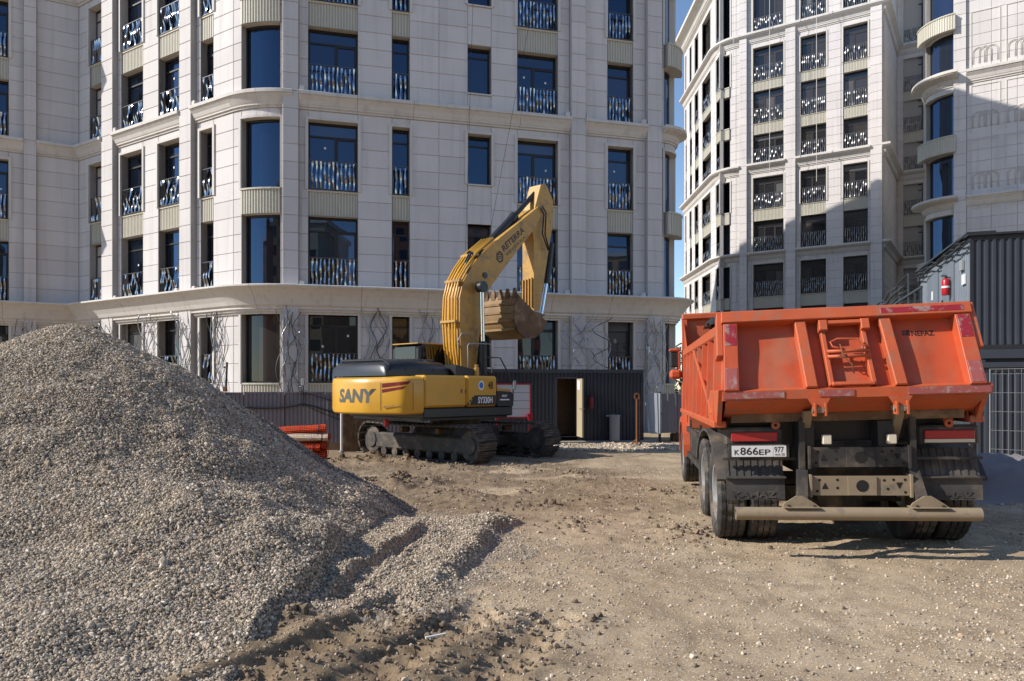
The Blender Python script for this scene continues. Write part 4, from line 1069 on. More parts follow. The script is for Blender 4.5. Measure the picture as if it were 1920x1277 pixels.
# chassis
OX = .06
mb = MB()
for s in (-1, 1): mb.box(OX+s*.43-.04, OX+s*.43+.04, .12, 7.2, .74, 1.0)
for y in (.5, 1.0, 2.3, 4.0): mb.box(OX-.39, OX+.39, y, y+.1, .76, .98)
chs = mb.build('chassis_frame', MAT['dusty_frame'], T)
for (za, zb, yy, nm) in ((.845, 1.03, .06, 'a'), (.585, .765, .03, 'b')):
    mb = MB(); mb.box(OX-.46, OX+.42, yy, yy+.02, za, zb); mb.box(OX-.47, OX-.45, yy-.03, yy+.12, za-.015, zb+.015); mb.box(OX+.41, OX+.43, yy-.03, yy+.12, za-.015, zb+.015); mb.box(OX-.13, OX+.12, yy-.015, yy-.001, za+.003, zb-.003)
    pl = mb.build('cross_plate', MAT['dusty_tan' if nm == 'b' else 'dusty_frame'], T)  # upper plate takes the darker material: its shadow is put into the colour
    mb = MB(); zc = (za+zb)/2
    c = MB(); c.lathe([(.0, 0), (.055, 0)], lambda a, b, t: (OX-.005+a, yy-.0175, zc+b), 20); 
    for (dx, dz) in ((-.38, .055), (-.22, .055), (-.22, -.02), (.19, .05), (.22, -.03), (.27, .055), (.37, .055), (-.40, -.05), (.37, -.06)):
        c.lathe([(0, 0), (.013, 0)], lambda a, b, t: (OX+dx+a, yy-.002, zc+dz+b), 8)
    for dx, sg in ((-.33, 1), (.32, -1)):
        c.add([(OX+dx-.03, yy-.0025, zc-.03*sg), (OX+dx+.03, yy-.0025, zc-.03*sg), (OX+dx, yy-.0025, zc+.03*sg)], [(0,1,2)])
    c.build('hole', MAT['dark_room'], pl)
mb = MB(); mb.box(OX-.42, OX+.4, .30, .36, .55, 1.05); mb.lathe([(.0, -.2), (.22, -.18), (.25, 0), (.22, .18), (0, .2)], lambda a, b, t: (OX+a, 1.0+t, .48+b), 20); mb.box(OX-.9, OX+.9, .93, 1.07, .40, .56); mb.box(OX-.9, OX+.9, 2.23, 2.37, .40, .56)
mb.build('axle_housing', MAT['dusty_frame'], T)
for s, x0 in ((-1, OX-.52), (1, OX+.46)):
    mb = MB(); mb.box(x0-.025, x0+.025, .06, .12, .80, 1.30); mb.prism([(.06, .82), (.13, .82), (-.02, .48), (-.10, .48)], lambda p, q_, t: (t+(.04*s if q_ < .6 else 0), p, q_), x0-.045, x0+.045); mb.build('bumper_arm', MAT['dusty_frame'], T)
    mb = MB(); xx = x0+s*.06; mb.prism([(xx-.02*s, .62), (xx-.02*s, .505), (xx-.16, .505), (xx+.16, .505), (xx+.10*s, .56)][::1] if False else [(xx-.16, .503), (xx+.16, .503), (xx+.12, .535), (xx+.02, .60), (xx-.04, .60), (xx-.14, .535)], lambda p, q_, t: (p, t, q_), -.12, -.10)
    mb.box(xx-.16, xx+.16, -.17, -.03, .495, .503); mb.build('bracket', MAT['dusty_tan'], T)
    for dx in (-.11, .11): 
        mb = MB(); mb.lathe([(0, .018), (.013, .018), (.013, 0)], lambda a, b, t: (xx+dx+a, -.13+b, .503+t), 6); mb.build('bolt', MAT['dusty_frame'], T)
mb = MB(); prof = [(.046, 0), (.06, 0), (.06, 2.11), (.046, 2.11), (.046, 0)]
mb.lathe(prof, lambda a, b, t: (-1.10+t, -.10+a, .435+b), 24); mb.build('bumper_bar', MAT['dusty_tan'], T, smooth=True, ang=40)
# rear lights, plate, mudguards
for s in (-1, 1):
    cx = -.88 if s < 0 else .86
    mb = MB(); mb.box(cx-.27, cx+.27, .16, .30, 1.045, 1.22, .02); mb.box(cx-.26, cx+.26, .30, .9, 1.10, 1.20, .02); hous = mb.build('light_panel', MAT['dusty_black'], T)
    mb = MB(); mb.box(cx-.215, cx+.215, .135, .158, 1.085 if s < 0 else 1.095, 1.175, .006); mb.build('tail_light', MAT['clear_red'], T)
    if s > 0:
        mb = MB(); mb.box(cx-.215, cx+.215, .136, .157, 1.062, 1.093); mb.build('reversing_light', MAT['lamp_white'], T)
    # ribbed rear guard and rubber flap
    mb = MB(); n = 16; w0 = .27
    for i in range(n):
        a, b = cx-w0+2*w0*i/n, cx-w0+2*w0*(i+1)/n; d = .0 if i % 2 else -.010
        mb.add([(a, .28+d, 1.0), (b, .28+d, 1.0), (b, .18+d, .745), (a, .18+d, .745)], [(0,1,2,3)])
        if i < n-1:
            d2 = .0 if (i+1) % 2 else -.010; mb.add([(b, .28+d, 1.0), (b, .28+d2, 1.0), (b, .18+d2, .745), (b, .18+d, .745)], [(0,1,2,3)])
    gu = mb.build('mudguard', MAT['dusty_black'], T)
    mb = MB(); mb.box(cx-w0-.01, cx+w0+.01, .10, .20, .735, .75); mb.add([(cx-w0, .135, .735), (cx+w0, .135, .735), (cx+w0+.0, .13, .53), (cx-w0, .13, .53), (cx-w0, .15, .735), (cx+w0, .15, .735), (cx+w0, .145, .53), (cx-w0, .145, .53)], [(0,1,2,3),(4,5,6,7),(0,3,7,4),(1,2,6,5),(3,2,6,7)])
    fl = mb.build('mud_flap', MAT['dusty_black'], T)
    tx = text_mb('KAMAZ', .40, .065, fat=.03); tt = MB(); tt.add([(cx-.21+v[0], .124, .548+v[2]) for v in tx.v], tx.f); tt.build('lettering', MAT['rubber' if s < 0 else 'dusty_black'], fl)
    mb = MB(); mb.box(cx-.30 if s < 0 else cx-.38, cx+.38 if s < 0 else cx+.28, .14, .17, .905, .93); mb.build('guard_bar', MAT['dusty_frame'], T)
x0, z0 = -1.10, .945
mb = MB(); mb.box(x0-.03, x0+.53, .085, .10, z0-.012, z0+.118, .006); pb = mb.build('number_plate', MAT['dusty_frame'], T)
mb = MB(); mb.box(x0, x0+.38, .079, .084, z0, z0+.106); mb.box(x0+.383, x0+.50, .079, .084, z0, z0+.106); mb.build('plate_face', MAT['plate_white'], pb)
L = MB()
for (s_, xa, za, wd, h) in (('K', .025, .018, .045, .05), ('866', .078, .018, .165, .072), ('EP', .25, .018, .105, .052), ('977', .392, .04, .085, .055), ('RUS', .40, .010, .045, .018)):
    q_ = text_mb(s_, wd, h, fat=.012); L.add([(x0+xa+v[0], .0775, z0+za+v[2]) for v in q_.v], q_.f)
L.build('lettering', MAT['ink'], pb)
mb = MB(); mb.box(x0+.455, x0+.485, .0772, .0776, z0+.012, z0+.018); mb.box(x0+.455, x0+.485, .0772, .0776, z0+.024, z0+.030); mb.build('flag_mark', MAT['dark_red'], pb)
for dx in (-.30, .27):
    mb = MB(); mb.box(OX+dx-.04, OX+dx+.04, .03, .09, 1.06, 1.15, .008); mb.build('work_lamp', MAT['lamp_white'], T)
mb = MB(); mb.tube([(OX-.5, .3, 1.06), (OX+.5, .3, 1.07)], .012, 6); mb.tube([(OX+.55, .2, 1.22), (OX+.56, .18, 1.05)], .02, 6); mb.build('air_line', MAT['dusty_frame'], T)
for x in (-.68, .86):
    mb = MB(); mb.box(x-.04, x+.04, .16, .19, 1.26, 1.34); mb.lathe([(.015, -.005), (.04, -.005), (.04, .02), (.015, .02)], lambda a, b, t: (x+a, .16-t, 1.24+b), 14, True); mb.build('tow_eye', MAT['orange_worn'], T)
# wheels
def tyre_mesh():
    mb = MB(); n = 72; r = .49; hw = .138
    prof = [(.29, -.115), (.335, -.138), (.40, -.145), (.455, -.140), (.478, -.128), (r, -.112), (r, -.070), (r-.016, -.066), (r-.016, -.058), (r, -.054), (r+.002, -.006), (r-.016, -.003), (r-.016, .003), (r+.002, .006), (r, .054), (r-.016, .058), (r-.016, .066), (r, .070), (r, .112), (.478, .128), (.455, .140), (.40, .145), (.335, .138), (.29, .115)]
    m = len(prof); vs = []
    for k in range(n):
        for i, (rr, t) in enumerate(prof):
            an = 2*math.pi*(k+(.35 if i in (9, 10, 13, 14) else 0))/n
            if k % 3 == 0 and i in (4, 5, 6, 9, 10, 13, 14, 17, 18, 19): rr -= .013
            if rr > r-.02 and i in (7, 8, 11, 12, 15, 16): t += .006*math.sin(k*2.1)
            vs.append((t, rr*math.cos(an), rr*math.sin(an)))
    f = [(k*m+i, ((k+1) % n)*m+i, ((k+1) % n)*m+i+1, k*m+i+1) for k in range(n) for i in range(m-1)]
    mb.add(vs, f); return mb.mesh('tyre', MAT['rubber'], smooth=True, ang=28)
def rim_mesh(s):
    mb = MB(); mb.lathe([(.30, -.12), (.285, -.115), (.27, -.06), (.255, .02), (.15, .05), (.14, .09), (.10, .095), (.10, .14), (.0, .15)], lambda a, b, t: (-s*t if s > 0 else t*1, a, b), 28)
    for k in range(10):
        an = 2*math.pi*k/10; mb.box(-.075, -.05, .185*math.cos(an)-.014, .185*math.cos(an)+.014, .185*math.sin(an)-.014, .185*math.sin(an)+.014)
    return mb.mesh('rim', MAT['hub_grey'], smooth=True, ang=30)
TY = tyre_mesh(); RM = rim_mesh(-1)
for (y, dual) in ((1.02, True), (2.32, True), (5.85, False)):
    for s in (-1, 1):
        for k in ((0, 1) if dual else (0,)):
            wx = OX+s*((1.10 if s < 0 else 1.04)-.315*k); wo = place('wheel', TY, T, (wx, y, .485), (random.uniform(0, 1), 0, 0))
            ro = place('rim', RM, wo, (0, 0, 0), (0, 0, 0 if s < 0 else math.pi))
# cab and side gear
mb = MB(); cp = [(5.25, .95), (5.25, 2.50), (5.40, 2.62), (6.55, 2.62), (6.95, 1.75), (7.0, .95)]
mb.prism(cp, lambda p, q_, t: (t, p, q_), -1.10, 1.14); cab = mb.build('cab', MAT['orange'], T)
for s, x in ((-1, -1.106), (1, 1.146)):
    mb = MB(); mb.prism([(5.6, 1.72), (5.6, 2.40), (6.45, 2.40), (6.75, 1.72)], lambda p, q_, t: (t, p, q_), x, x+s*.004); mb.build('side_window', MAT['glass_dark'], cab)
    mb = MB(); mb.prism([(5.55, 1.02), (5.55, 1.66), (6.78, 1.66), (6.85, 1.02)], lambda p, q_, t: (t, p, q_), x, x+s*.012); mb.build('door', MAT['orange'], cab)
mb = MB(); mb.box(-1.0, 1.04, 5.235, 5.249, 1.75, 2.35); mb.build('rear_window', MAT['glass_dark'], cab)
for s in (-1, 1):
    arch = [(5.85+.60*math.cos(a), .52+.60*math.sin(a)) for a in [math.pi*(1.02-1.04*k/10) for k in range(11)]]; inn_ = [(5.85+.52*math.cos(a), .52+.52*math.sin(a)) for a in [math.pi*(1.02-1.04*k/10) for k in range(11)]]
    mb = MB(); mb.prism(arch+inn_[::-1], lambda p, q_, t: (t, p, q_), s*.86, s*1.20); mb.build('wheel_arch', MAT['orange'], T)
    mb = MB(); mb.box(s*.72, s*1.14, 3.5, 4.6, .55, .98, .06); mb.build('fuel_tank' if s < 0 else 'battery_box', MAT['dusty_frame'], T)
    mb = MB()
    for z in (.55, .95): mb.box(s*1.12, s*1.16, 2.95, 5.1, z-.04, z+.04)
    for y in (3.2, 4.9): mb.box(s*1.09, s*1.119, y-.03, y+.03, .5, 1.1)
    mb.build('side_guard', MAT['dusty_frame'], T)
    mb = MB(); g0 = [(1.66+1.28*math.cos(a), .42+.72*math.sin(a)) for a in [math.pi*(.88-.76*k/12) for k in range(13)]]; g1 = [(1.66+1.26*math.cos(a), .40+.71*math.sin(a)) for a in [math.pi*(.88-.76*k/12) for k in range(13)]]
    mb.prism(g0+g1[::-1], lambda p, q_, t: (t, p, q_), OX+s*.70, OX+s*1.26); mb.build('wheel_guard', MAT['dusty_black'], T)
p1 = tp(1266, 683, 6.9)
mb = MB(); mb.box(p1.x-.10, p1.x+.10, 6.85, 6.98, p1.z-.06, p1.z+.23, .03); mr = mb.build('mirror', MAT['black_metal'], T)
mb = MB(); mb.box(p1.x-.11, p1.x+.11, 6.84, 7.0, p1.z+.235, p1.z+.29, .02); mb.box(p1.x-.11, p1.x+.11, 6.80, 7.02, p1.z-.28, p1.z-.10, .05); mb.box(p1.x+.05, p1.x+.08, 6.82, 6.86, p1.z-.1, p1.z+.235); mb.build('mirror_housing', MAT['orange'], mr)
mb = MB(); mb.tube([(p1.x, 6.92, p1.z+.32), (p1.x+.1, 6.9, p1.z+.38), (-1.0, 6.7, p1.z+.38)], .015, 6); mb.tube([(p1.x, 6.92, p1.z-.30), (-1.0, 6.7, p1.z-.38)], .015, 6); mb.build('mirror_arm', MAT['black_metal'], mr)
# crumpled black sheet lying over the front of the load space
mb = MB(); NN = 9; vs = []
for j in range(NN):
    for i in range(NN): vs.append((-1.24+.20*i/(NN-1), .45+.75*j/(NN-1), 2.243+abs(.10*math.sin(j*.8)*math.sin(i*.55+.3))+.012*abs(math.sin(j*1.9+i))))
mb.add(vs, [(j*NN+i, j*NN+i+1, (j+1)*NN+i+1, (j+1)*NN+i) for j in range(NN-1) for i in range(NN-1)])
o = mb.build('rubber_sheet', MAT['black_metal'], None, M=TM); tag(o, 'crumpled black sheet sticking up over the left side of the truck body', 'sheet')
# ------------------------------------------------------------------ excavator
EC = Vector((-1.45, 19.5, -.17)); EA = R(47)
X_ = thing('excavator', 'yellow crawler excavator with raised boom and curled bucket beside the gravel heap', 'excavator', EC, (0, 0, EA))
EM = Matrix.Translation(EC) @ Matrix.Rotation(EA, 4, 'Z')
def ep(x, y, yl): p = local_px(EM, x, y, 1, yl); return (p.x, p.z)
# undercarriage: tracks run along local y (swung a quarter turn)
TLEN, TR, TW = 4.55, .40, .58
def track_path(n):
    st = TLEN/2-TR; per = 4*st+2*math.pi*TR; out = []
    for i in range(n):
        s = per*i/n
        if s < 2*st: p = (-st+s, 0.03); a = 0
        elif s < 2*st+math.pi*TR: q_ = (s-2*st)/TR; p = (st+TR*math.sin(q_), .03+TR-TR*math.cos(q_)); a = q_
        elif s < 4*st+math.pi*TR: q_ = s-2*st-math.pi*TR; sag = .05*math.sin(math.pi*q_/(2*st)); p = (st-q_, .03+2*TR-sag*0.6); a = math.pi
        else: q_ = (s-4*st-math.pi*TR)/TR; p = (-st-TR*math.sin(q_), .03+TR+TR*math.cos(q_)); a = math.pi+q_
        out.append((p[0], p[1], a))
    return out
mb = MB(); mb.box(-TW/2, TW/2, -.092, .092, -.035, .0, .008)
for yy in (-.075, -.01, .055): mb.box(-TW/2, TW/2, yy, yy+.022, -.062, -.034)
SHOE = mb.mesh('track_shoe', MAT['track_steel'])
for s in (-1, 1):
    cx = s*1.16
    mb = MB(); mb.box(cx-.16, cx+.16, -TLEN/2+.55, TLEN/2-.55, .20, .62, .05); tr = mb.build('track_frame', MAT['track_steel'], X_)
    for (y, a) in ((-TLEN/2+TR, 0), (TLEN/2-TR, 0)):
        mb = MB(); mb.lathe([(0, -.19), (.20, -.19), (.22, -.15), (.345, -.14), (.345, .14), (.22, .15), (.20, .19), (0, .19)], lambda p, q_, t: (cx+t, y+p, .03+TR+q_), 28); mb.build('sprocket' if y > 0 else 'idler', MAT['track_steel'], tr, smooth=True, ang=30)
    for k in range(7):
        y = -1.35+k*.45; mb = MB(); mb.lathe([(0, -.17), (.11, -.17), (.11, .17), (0, .17)], lambda p, q_, t: (cx+t, y+p, .15+q_), 14); mb.build('track_roller', MAT['track_steel'], tr, smooth=True, ang=30)
    for k in range(2):
        y = -.7+k*1.4; mb = MB(); mb.lathe([(0, -.13), (.07, -.13), (.07, .13), (0, .13)], lambda p, q_, t: (cx+t, y+p, .72+q_), 12); mb.build('carrier_roller', MAT['rust_mud'], tr, smooth=True, ang=30)
    for (y, z, a) in track_path(50):
        o = place('track_shoe', SHOE, tr, (cx, y, z+.03), (a, 0, 0))
mb = MB(); mb.prism([(-1.0, .35), (1.0, .35), (.75, .80), (-.75, .80)], lambda p, q_, t: (p, t, q_), -.75, .75); mb.box(-1.1, 1.1, -.95, -.55, .28, .55, .03); mb.box(-1.1, 1.1, .55, .95, .28, .55, .03)
mb.lathe([(0, .80), (.62, .80), (.62, 1.05), (0, 1.05)], lambda p, q_, t: (p, q_, t), 32); mb.build('carbody', MAT['track_steel'], X_)
# house
def outline(xb, yb, xt, n=10):      # counterweight outline: side - rounded - tail - rounded - side
    pts = [(-2.35, -1.46)]
    c = (-2.62, -1.10)
    pts += [(c[0]-.36*math.sin(a), c[1]-.36*math.cos(a)) for a in [math.pi/2*.75*k/5 for k in range(6)]]
    pts += [(-3.24-.16*(1-(y/.85)**2), y) for y in (-.72, -.5, -.25, 0, .25, .5, .72)]
    pts += [(p[0], -p[1]) for p in [(c[0]-.36*math.sin(a), c[1]-.36*math.cos(a)) for a in [math.pi/2*.75*k/5 for k in range(5, -1, -1)]]]
    pts.append((-2.35, 1.46)); return pts
ol = outline(0, 0, 0); cen = (-2.5, 0)
mb = MB(); lv = [(1.19, .95), (1.22, .985), (1.28, 1.0), (1.90, 1.0), (1.98, .985), (2.02, .955), (2.04, .90)]
vs = []
for (z, k) in lv:
    for (x, y) in ol: 
        dn = math.hypot(x-cen[0], y-cen[1]); kk = 1-(1-k)*1.0
        drop = .05*max(0, (-x-2.8)/.7)*(1 if z > 1.8 else 0)
        vs.append((cen[0]+(x-cen[0])*kk if x < -2.36 else x, y*kk, z-drop))
n = len(ol); fc = [(j*n+i, j*n+(i+1) % n, (j+1)*n+(i+1) % n, (j+1)*n+i) for j in range(len(lv)-1) for i in range(n)]
fc += [tuple(range(n-1, -1, -1)), tuple(range((len(lv)-1)*n, len(lv)*n))]
mb.add(vs, fc); cw = mb.build('counterweight', MAT['yellow'], X_, smooth=True, ang=32)
# painted bands and recessed strake on the rounded corner (right rear)
def cwp(s, z, d=.012):              # s: distance along outline from the right side edge
    acc = 0
    for i in range(len(ol)-1):
        a, b = Vector(ol[i]), Vector(ol[i+1]); L = (b-a).length
        if acc+L >= s:
            p = a+(b-a)*((s-acc)/L); nn = Vector(((b-a).y, -(b-a).x)).normalized(); nn = nn if nn.dot(p-Vector(cen)) > 0 else -nn
            return Vector((p.x+nn.x*d, p.y+nn.y*d, z))
        acc += L
def strip(mb, pts_lo, pts_hi, d=.004, n=10):
    (s0, z0), (s1, z1) = pts_lo; (t0, y0), (t1, y1) = pts_hi; v = []
    for i in range(n+1):
        f = i/n; v += [cwp(s0+(s1-s0)*f, z0+(z1-z0)*f, d), cwp(t0+(t1-t0)*f, y0+(y1-y0)*f, d)]
    mb.add(v, [(2*i, 2*i+2, 2*i+3, 2*i+1) for i in range(n)])
for (a, b, c_, d_) in (((.42, 1.86), (1.02, 1.78), (.36, 1.93), (1.02, 1.875)), ((.52, 1.76), (1.02, 1.67), (.46, 1.82), (1.02, 1.745))):
    mb = MB(); strip(mb, (a, b), (c_, d_)); mb.build('red_stripe', MAT['dark_red'], cw)
mb = MB(); strip(mb, ((.50, 1.40), (.98, 1.33)), ((.52, 1.42), (.98, 1.37)), .02); mb.build('strake', MAT['yellow_dirty'], cw)
mb = MB()
for (s_, ) in ((1.05,),): strip(mb, ((s_, 1.28), (s_+.012, 1.28)), ((s_, 1.90), (s_+.012, 1.90)), .010, 1)
for (s_, ) in ((.30,),): strip(mb, ((s_, 1.28), (s_+.010, 1.28)), ((s_, 1.90), (s_+.010, 1.90)), .010, 1)
mb.build('panel_gap', MAT['ink_faded'], cw)
tx = text_mb('SANY', 1.20, .32, shear=.12, fat=.045); lt = MB(); 
bm = bmesh.new(); bv_ = [bm.verts.new((v[0], 0, v[2])) for v in tx.v]
for f_ in tx.f:
    try: bm.faces.new([bv_[i] for i in f_])
    except ValueError: pass
acc = 0
for i in range(len(ol)-1):                # cut the letters where the curved tail bends
    acc += (Vector(ol[i+1])-Vector(ol[i])).length
    if 1.10 < acc < 2.40: bmesh.ops.bisect_plane(bm, geom=bm.verts[:]+bm.edges[:]+bm.faces[:], plane_co=(2.36-acc, 0, 0), plane_no=(1, 0, 0))
bm.verts.index_update(); lt.add([cwp(2.36-v.co.x, 1.44+v.co.z, .004) for v in bm.verts], [tuple(v.index for v in f_.verts) for f_ in bm.faces]); bm.free()
lt.build('lettering', MAT['ink_grey'], cw)
# side boxes, deck, skirt
mb = MB(); mb.box(-2.34, -1.02, -1.47, -.5, 1.33, 2.07, .05); d1 = mb.build('side_door', MAT['yellow'], X_)
mb = MB(); mb.box(-1.005, .02, -1.47, -.5, 1.33, 2.07, .05); d2 = mb.build('side_door', MAT['yellow'], X_)
mb = MB(); mb.box(-1.22, -1.17, -1.474, -1.469, 1.66, 1.75); mb.box(-1.09, -1.05, -1.474, -1.469, 1.66, 1.74); mb.build('door_handle', MAT['ink_faded'], d1)
mb = MB(); mb.box(-2.34, .62, -1.44, 1.44, 1.08, 1.32, .03); mb.box(-2.3, .55, -1.3, 1.3, 1.02, 1.079); mb.build('deck_frame', MAT['black_metal'], X_)
mb = MB(); mb.prism([(.03, 1.325), (.62, 1.325), (.62, 1.60), (.55, 1.68), (.03, 1.70)], lambda p, q_, t: (p, t, q_), -1.45, -.6); mb.build('tool_box', MAT['black_gloss'], X_)
mb = MB(); mb.prism([(.03, 1.705), (.55, 1.685), (.50, 1.74), (.03, 1.78)], lambda p, q_, t: (p, t, q_), -1.44, -.6); mb.build('tool_box_lid', MAT['yellow_dirty'], X_)
# decals on the right side
ys = -1.476
mb = MB(); mb.add([(-.93, ys, 1.365), (-.02, ys, 1.365), (.0, ys, 1.60), (-.78, ys, 1.60)], [(0,1,2,3)]); dc = mb.build('model_decal', MAT['ink'], d2)
mb = MB(); tx = text_mb('SY330H', .50, .16, fat=.03); mb.add([(-.66+v[0], ys-.003, 1.405+v[2]) for v in tx.v], tx.f); mb.build('lettering', MAT['white_letter'], dc)
mb = MB(); mb.add([(-.115, ys-.002, 1.367), (-.085, ys-.002, 1.367), (-.02, ys-.002, 1.598), (-.05, ys-.002, 1.598)], [(0,1,2,3)]); mb.build('red_slash', MAT['dark_red'], dc)
mb = MB()
for k in range(3): mb.box(-1.0+.07*k, -.955+.07*k, ys, ys+.004, 1.37+.07*k, 1.42+.07*k)
mb.build('checker', MAT['ink'], dc)
mb = MB(); mb.lathe([(0, 0), (.10, 0)], lambda a, b, t: (-.55+a, ys-.002, 1.84+b*1.15), 24); em = mb.build('emblem', MAT['white_letter'], d2)
mb = MB(); mb.lathe([(0, 0), (.07, 0)], lambda a, b, t: (-.55+a, ys-.005, 1.84+b*1.1), 12); mb.build('emblem_mark', MAT['blue_emblem'], em)
mb = MB(); tx = text_mb('48', .17, .19, fat=.01); mb.add([(-.31+v[0], ys-.002, 1.75+v[2]) for v in tx.v], tx.f); mb.build('lettering', MAT['ink'], d2)
mb = MB(); tx = text_mb('SANY', .20, .06, fat=.03); mb.add([(.20+v[0], -1.453, 1.55+v[2]) for v in tx.v], tx.f); mb.box(.13, .47, -1.453, -1.451, 1.47, 1.50); mb.build('lettering', MAT['white_letter'], X_)
# hood
mb = MB(); prf = [(-3.0, 2.05), (-2.98, 2.28), (-2.86, 2.39), (-2.2, 2.45), (-1.2, 2.40), (-1.08, 2.30), (-1.08, 2.05)]
SEC = [(-.92, .40), (-.90, .68), (-.80, .90), (-.62, 1.0), (1.05, 1.0), (1.2, .8)]; vs = []
for (y, k) in SEC:
    for (x, z) in prf: vs.append((-2.05+(x+2.05)*(.96+.04*k), y, 2.05+(z-2.05)*k))
np_ = len(prf); mb.add(vs, [(j*np_+i, j*np_+i+1, (j+1)*np_+i+1, (j+1)*np_+i) for j in range(len(SEC)-1) for i in range(np_-1)]+[tuple(range(np_)), tuple(range(len(vs)-1, len(vs)-1-np_, -1))])
hood = mb.build('engine_hood', MAT['black_gloss'], X_, smooth=True, ang=50)
for k in range(4):
    x = -2.85+k*.42; mb = MB(); mb.tube([(x, -.91, 2.18), (x, -.85, 2.32), (x, -.64, 2.42), (x, 1.0, 2.43)], .03, 6); mb.build('hood_rib', MAT['black_gloss'], hood)
mb = MB()
for k in range(9): mb.box(-2.05+k*.1, -2.0+k*.1, -.5, .3, 2.44, 2.47)
mb.build('grille', MAT['black_metal'], hood)
mb = MB(); mb.prism([(-1.04, 2.07), (-.2, 2.07), (-.2, 2.20), (-1.04, 2.34)], lambda p, q_, t: (p, t, q_), -1.1, -.45); mb.build('tank_cover', MAT['black_metal'], X_)
# cab on the far side
mb = MB(); cpf = [(-1.0, 1.35), (-1.0, 2.80), (-.85, 2.90), (.55, 2.90), (.8, 2.3), (.85, 1.35)]
mb.prism(cpf, lambda p, q_, t: (p, t, q_), .35, 1.38); cb = mb.build('cab', MAT['black_metal'], X_)
mb = MB(); mb.box(-1.02, .60, .34, 1.39, 2.902, 2.935, .01); mb.build('cab_roof', MAT['yellow_dirty'], cb)
for (a, b) in ((-.88, -.15), (-.02, .55)):
    mb = MB(); mb.box(a, b, .338, .346, 2.0, 2.85); mb.build('cab_window', MAT['glass_dark'], cb)
mb = MB(); mb.box(-1.012, -1.004, .45, 1.28, 2.1, 2.84); mb.build('cab_window', MAT['glass_dark'], cb)
# boom
near = [(867,701),(865,665),(862,602),(863,558),(870,528),(882,505),(899,480),(937,446),(984,408),(1010,387),(1017,389),(1018,398),(1001,431),(981,456),(943,506),(918,541),(907,568),(902,602),(897,650),(892,701)]
YN = -.30
bp = [ep(x, y, YN) for (x, y) in near]
def bplane(y): return lambda p, q_, t: (p, y+t, q_)
mb = MB(); mb.prism(bp, lambda p, q_, t: (p, t, q_), YN, -YN); boom = mb.build('boom', MAT['yellow_dirty'], X_)
sp = [ep(x, y, YN) for (x, y) in [(864,690),(860,650),(858,602),(859,558),(866,526),(879,502),(896,477),(930,447)]]
for k, yo in enumerate((-.24, -.14, -.02, .10, .20)):       # hydraulic pipes on the back of the boom
    pts = [(sp[0][0]-.02-(.06*abs(k-2)), yo*.6, sp[0][1]-.1)]+[(p[0]-.045, yo+.012*math.sin(i*2+k), p[1]+.02) for i, p in enumerate(sp)]
    mb = MB(); mb.tube(pts, .030, 7); mb.build('hydraulic_pipe', MAT['yellow'], boom, smooth=True)
for i in (2, 4, 6):
    p = sp[i]; mb = MB(); mb.box(p[0]-.10, p[0]+.02, -.30, .26, p[1]-.03, p[1]+.03); mb.build('pipe_clamp', MAT['yellow_dirty'], boom)
for k in range(3):                                          # black hoses looping over the knee
    a, b = ep(868+k*3, 512, -.1), ep(906+k*4, 476, -.1); m_ = ep(878+k*5, 478-k*3, -.1)
    mb = MB(); mb.tube([(a[0]-.06, -.2+.15*k, a[1]), ((a[0]+m_[0])/2-.05, -.2+.15*k, (a[1]+m_[1])/2+.03), (m_[0], -.2+.15*k, m_[1]+.02), ((m_[0]+b[0])/2, -.2+.15*k, m_[1]+.08), (b[0], -.15+.1*k, b[1]+.1)], .028, 7); mb.build('hose', MAT['cable'], boom, smooth=True)
for (xa, ya) in ((910, 516),):
    p = ep(xa, ya, YN-.02); mb = MB(); mb.lathe([(0, .03), (.08, .03), (.08, -.02)], lambda a, b, t: (p[0]+a, YN-t, p[1]+b), 14); mb.build('pin', MAT['black_metal'], boom)
def rod(name, a, b, y, r, m, parent=boom):
    mb = MB(); mb.tube([(a[0], y, a[1]), (b[0], y, b[1])], r, 14); return mb.build(name, MAT[m], parent, smooth=True, ang=40)
# arm cylinder above the boom, boom cylinders at its sides
a, b, c_ = ep(893, 482, 0), ep(962, 408, 0), ep(1014, 350, 0)
ac = rod('arm_cylinder', a, b, 0, .125, 'black_metal'); rod('piston_rod', b, c_, 0, .07, 'black_gloss', ac); rod('gland', (b[0]-.12, b[1]-.14), (b[0]+.05, b[1]+.06), 0, .14, 'black_metal', ac)
for y in (-.52, .52):
    a, b, c_ = ep(903, 538, -.52), ep(905, 640, -.52), ep(906, 702, -.52)
    bc = rod('boom_cylinder', c_, b, y, .105, 'black_metal'); rod('piston_rod', b, a, y, .062, 'chrome', bc)
    mb = MB(); mb.lathe([(0, -.09), (.15, -.09), (.15, .09), (0, .09)], lambda p, q_, t: (a[0]+p, y+t, a[1]+q_), 16); mb.build('cylinder_eye', MAT['black_metal'], bc, smooth=True, ang=30)
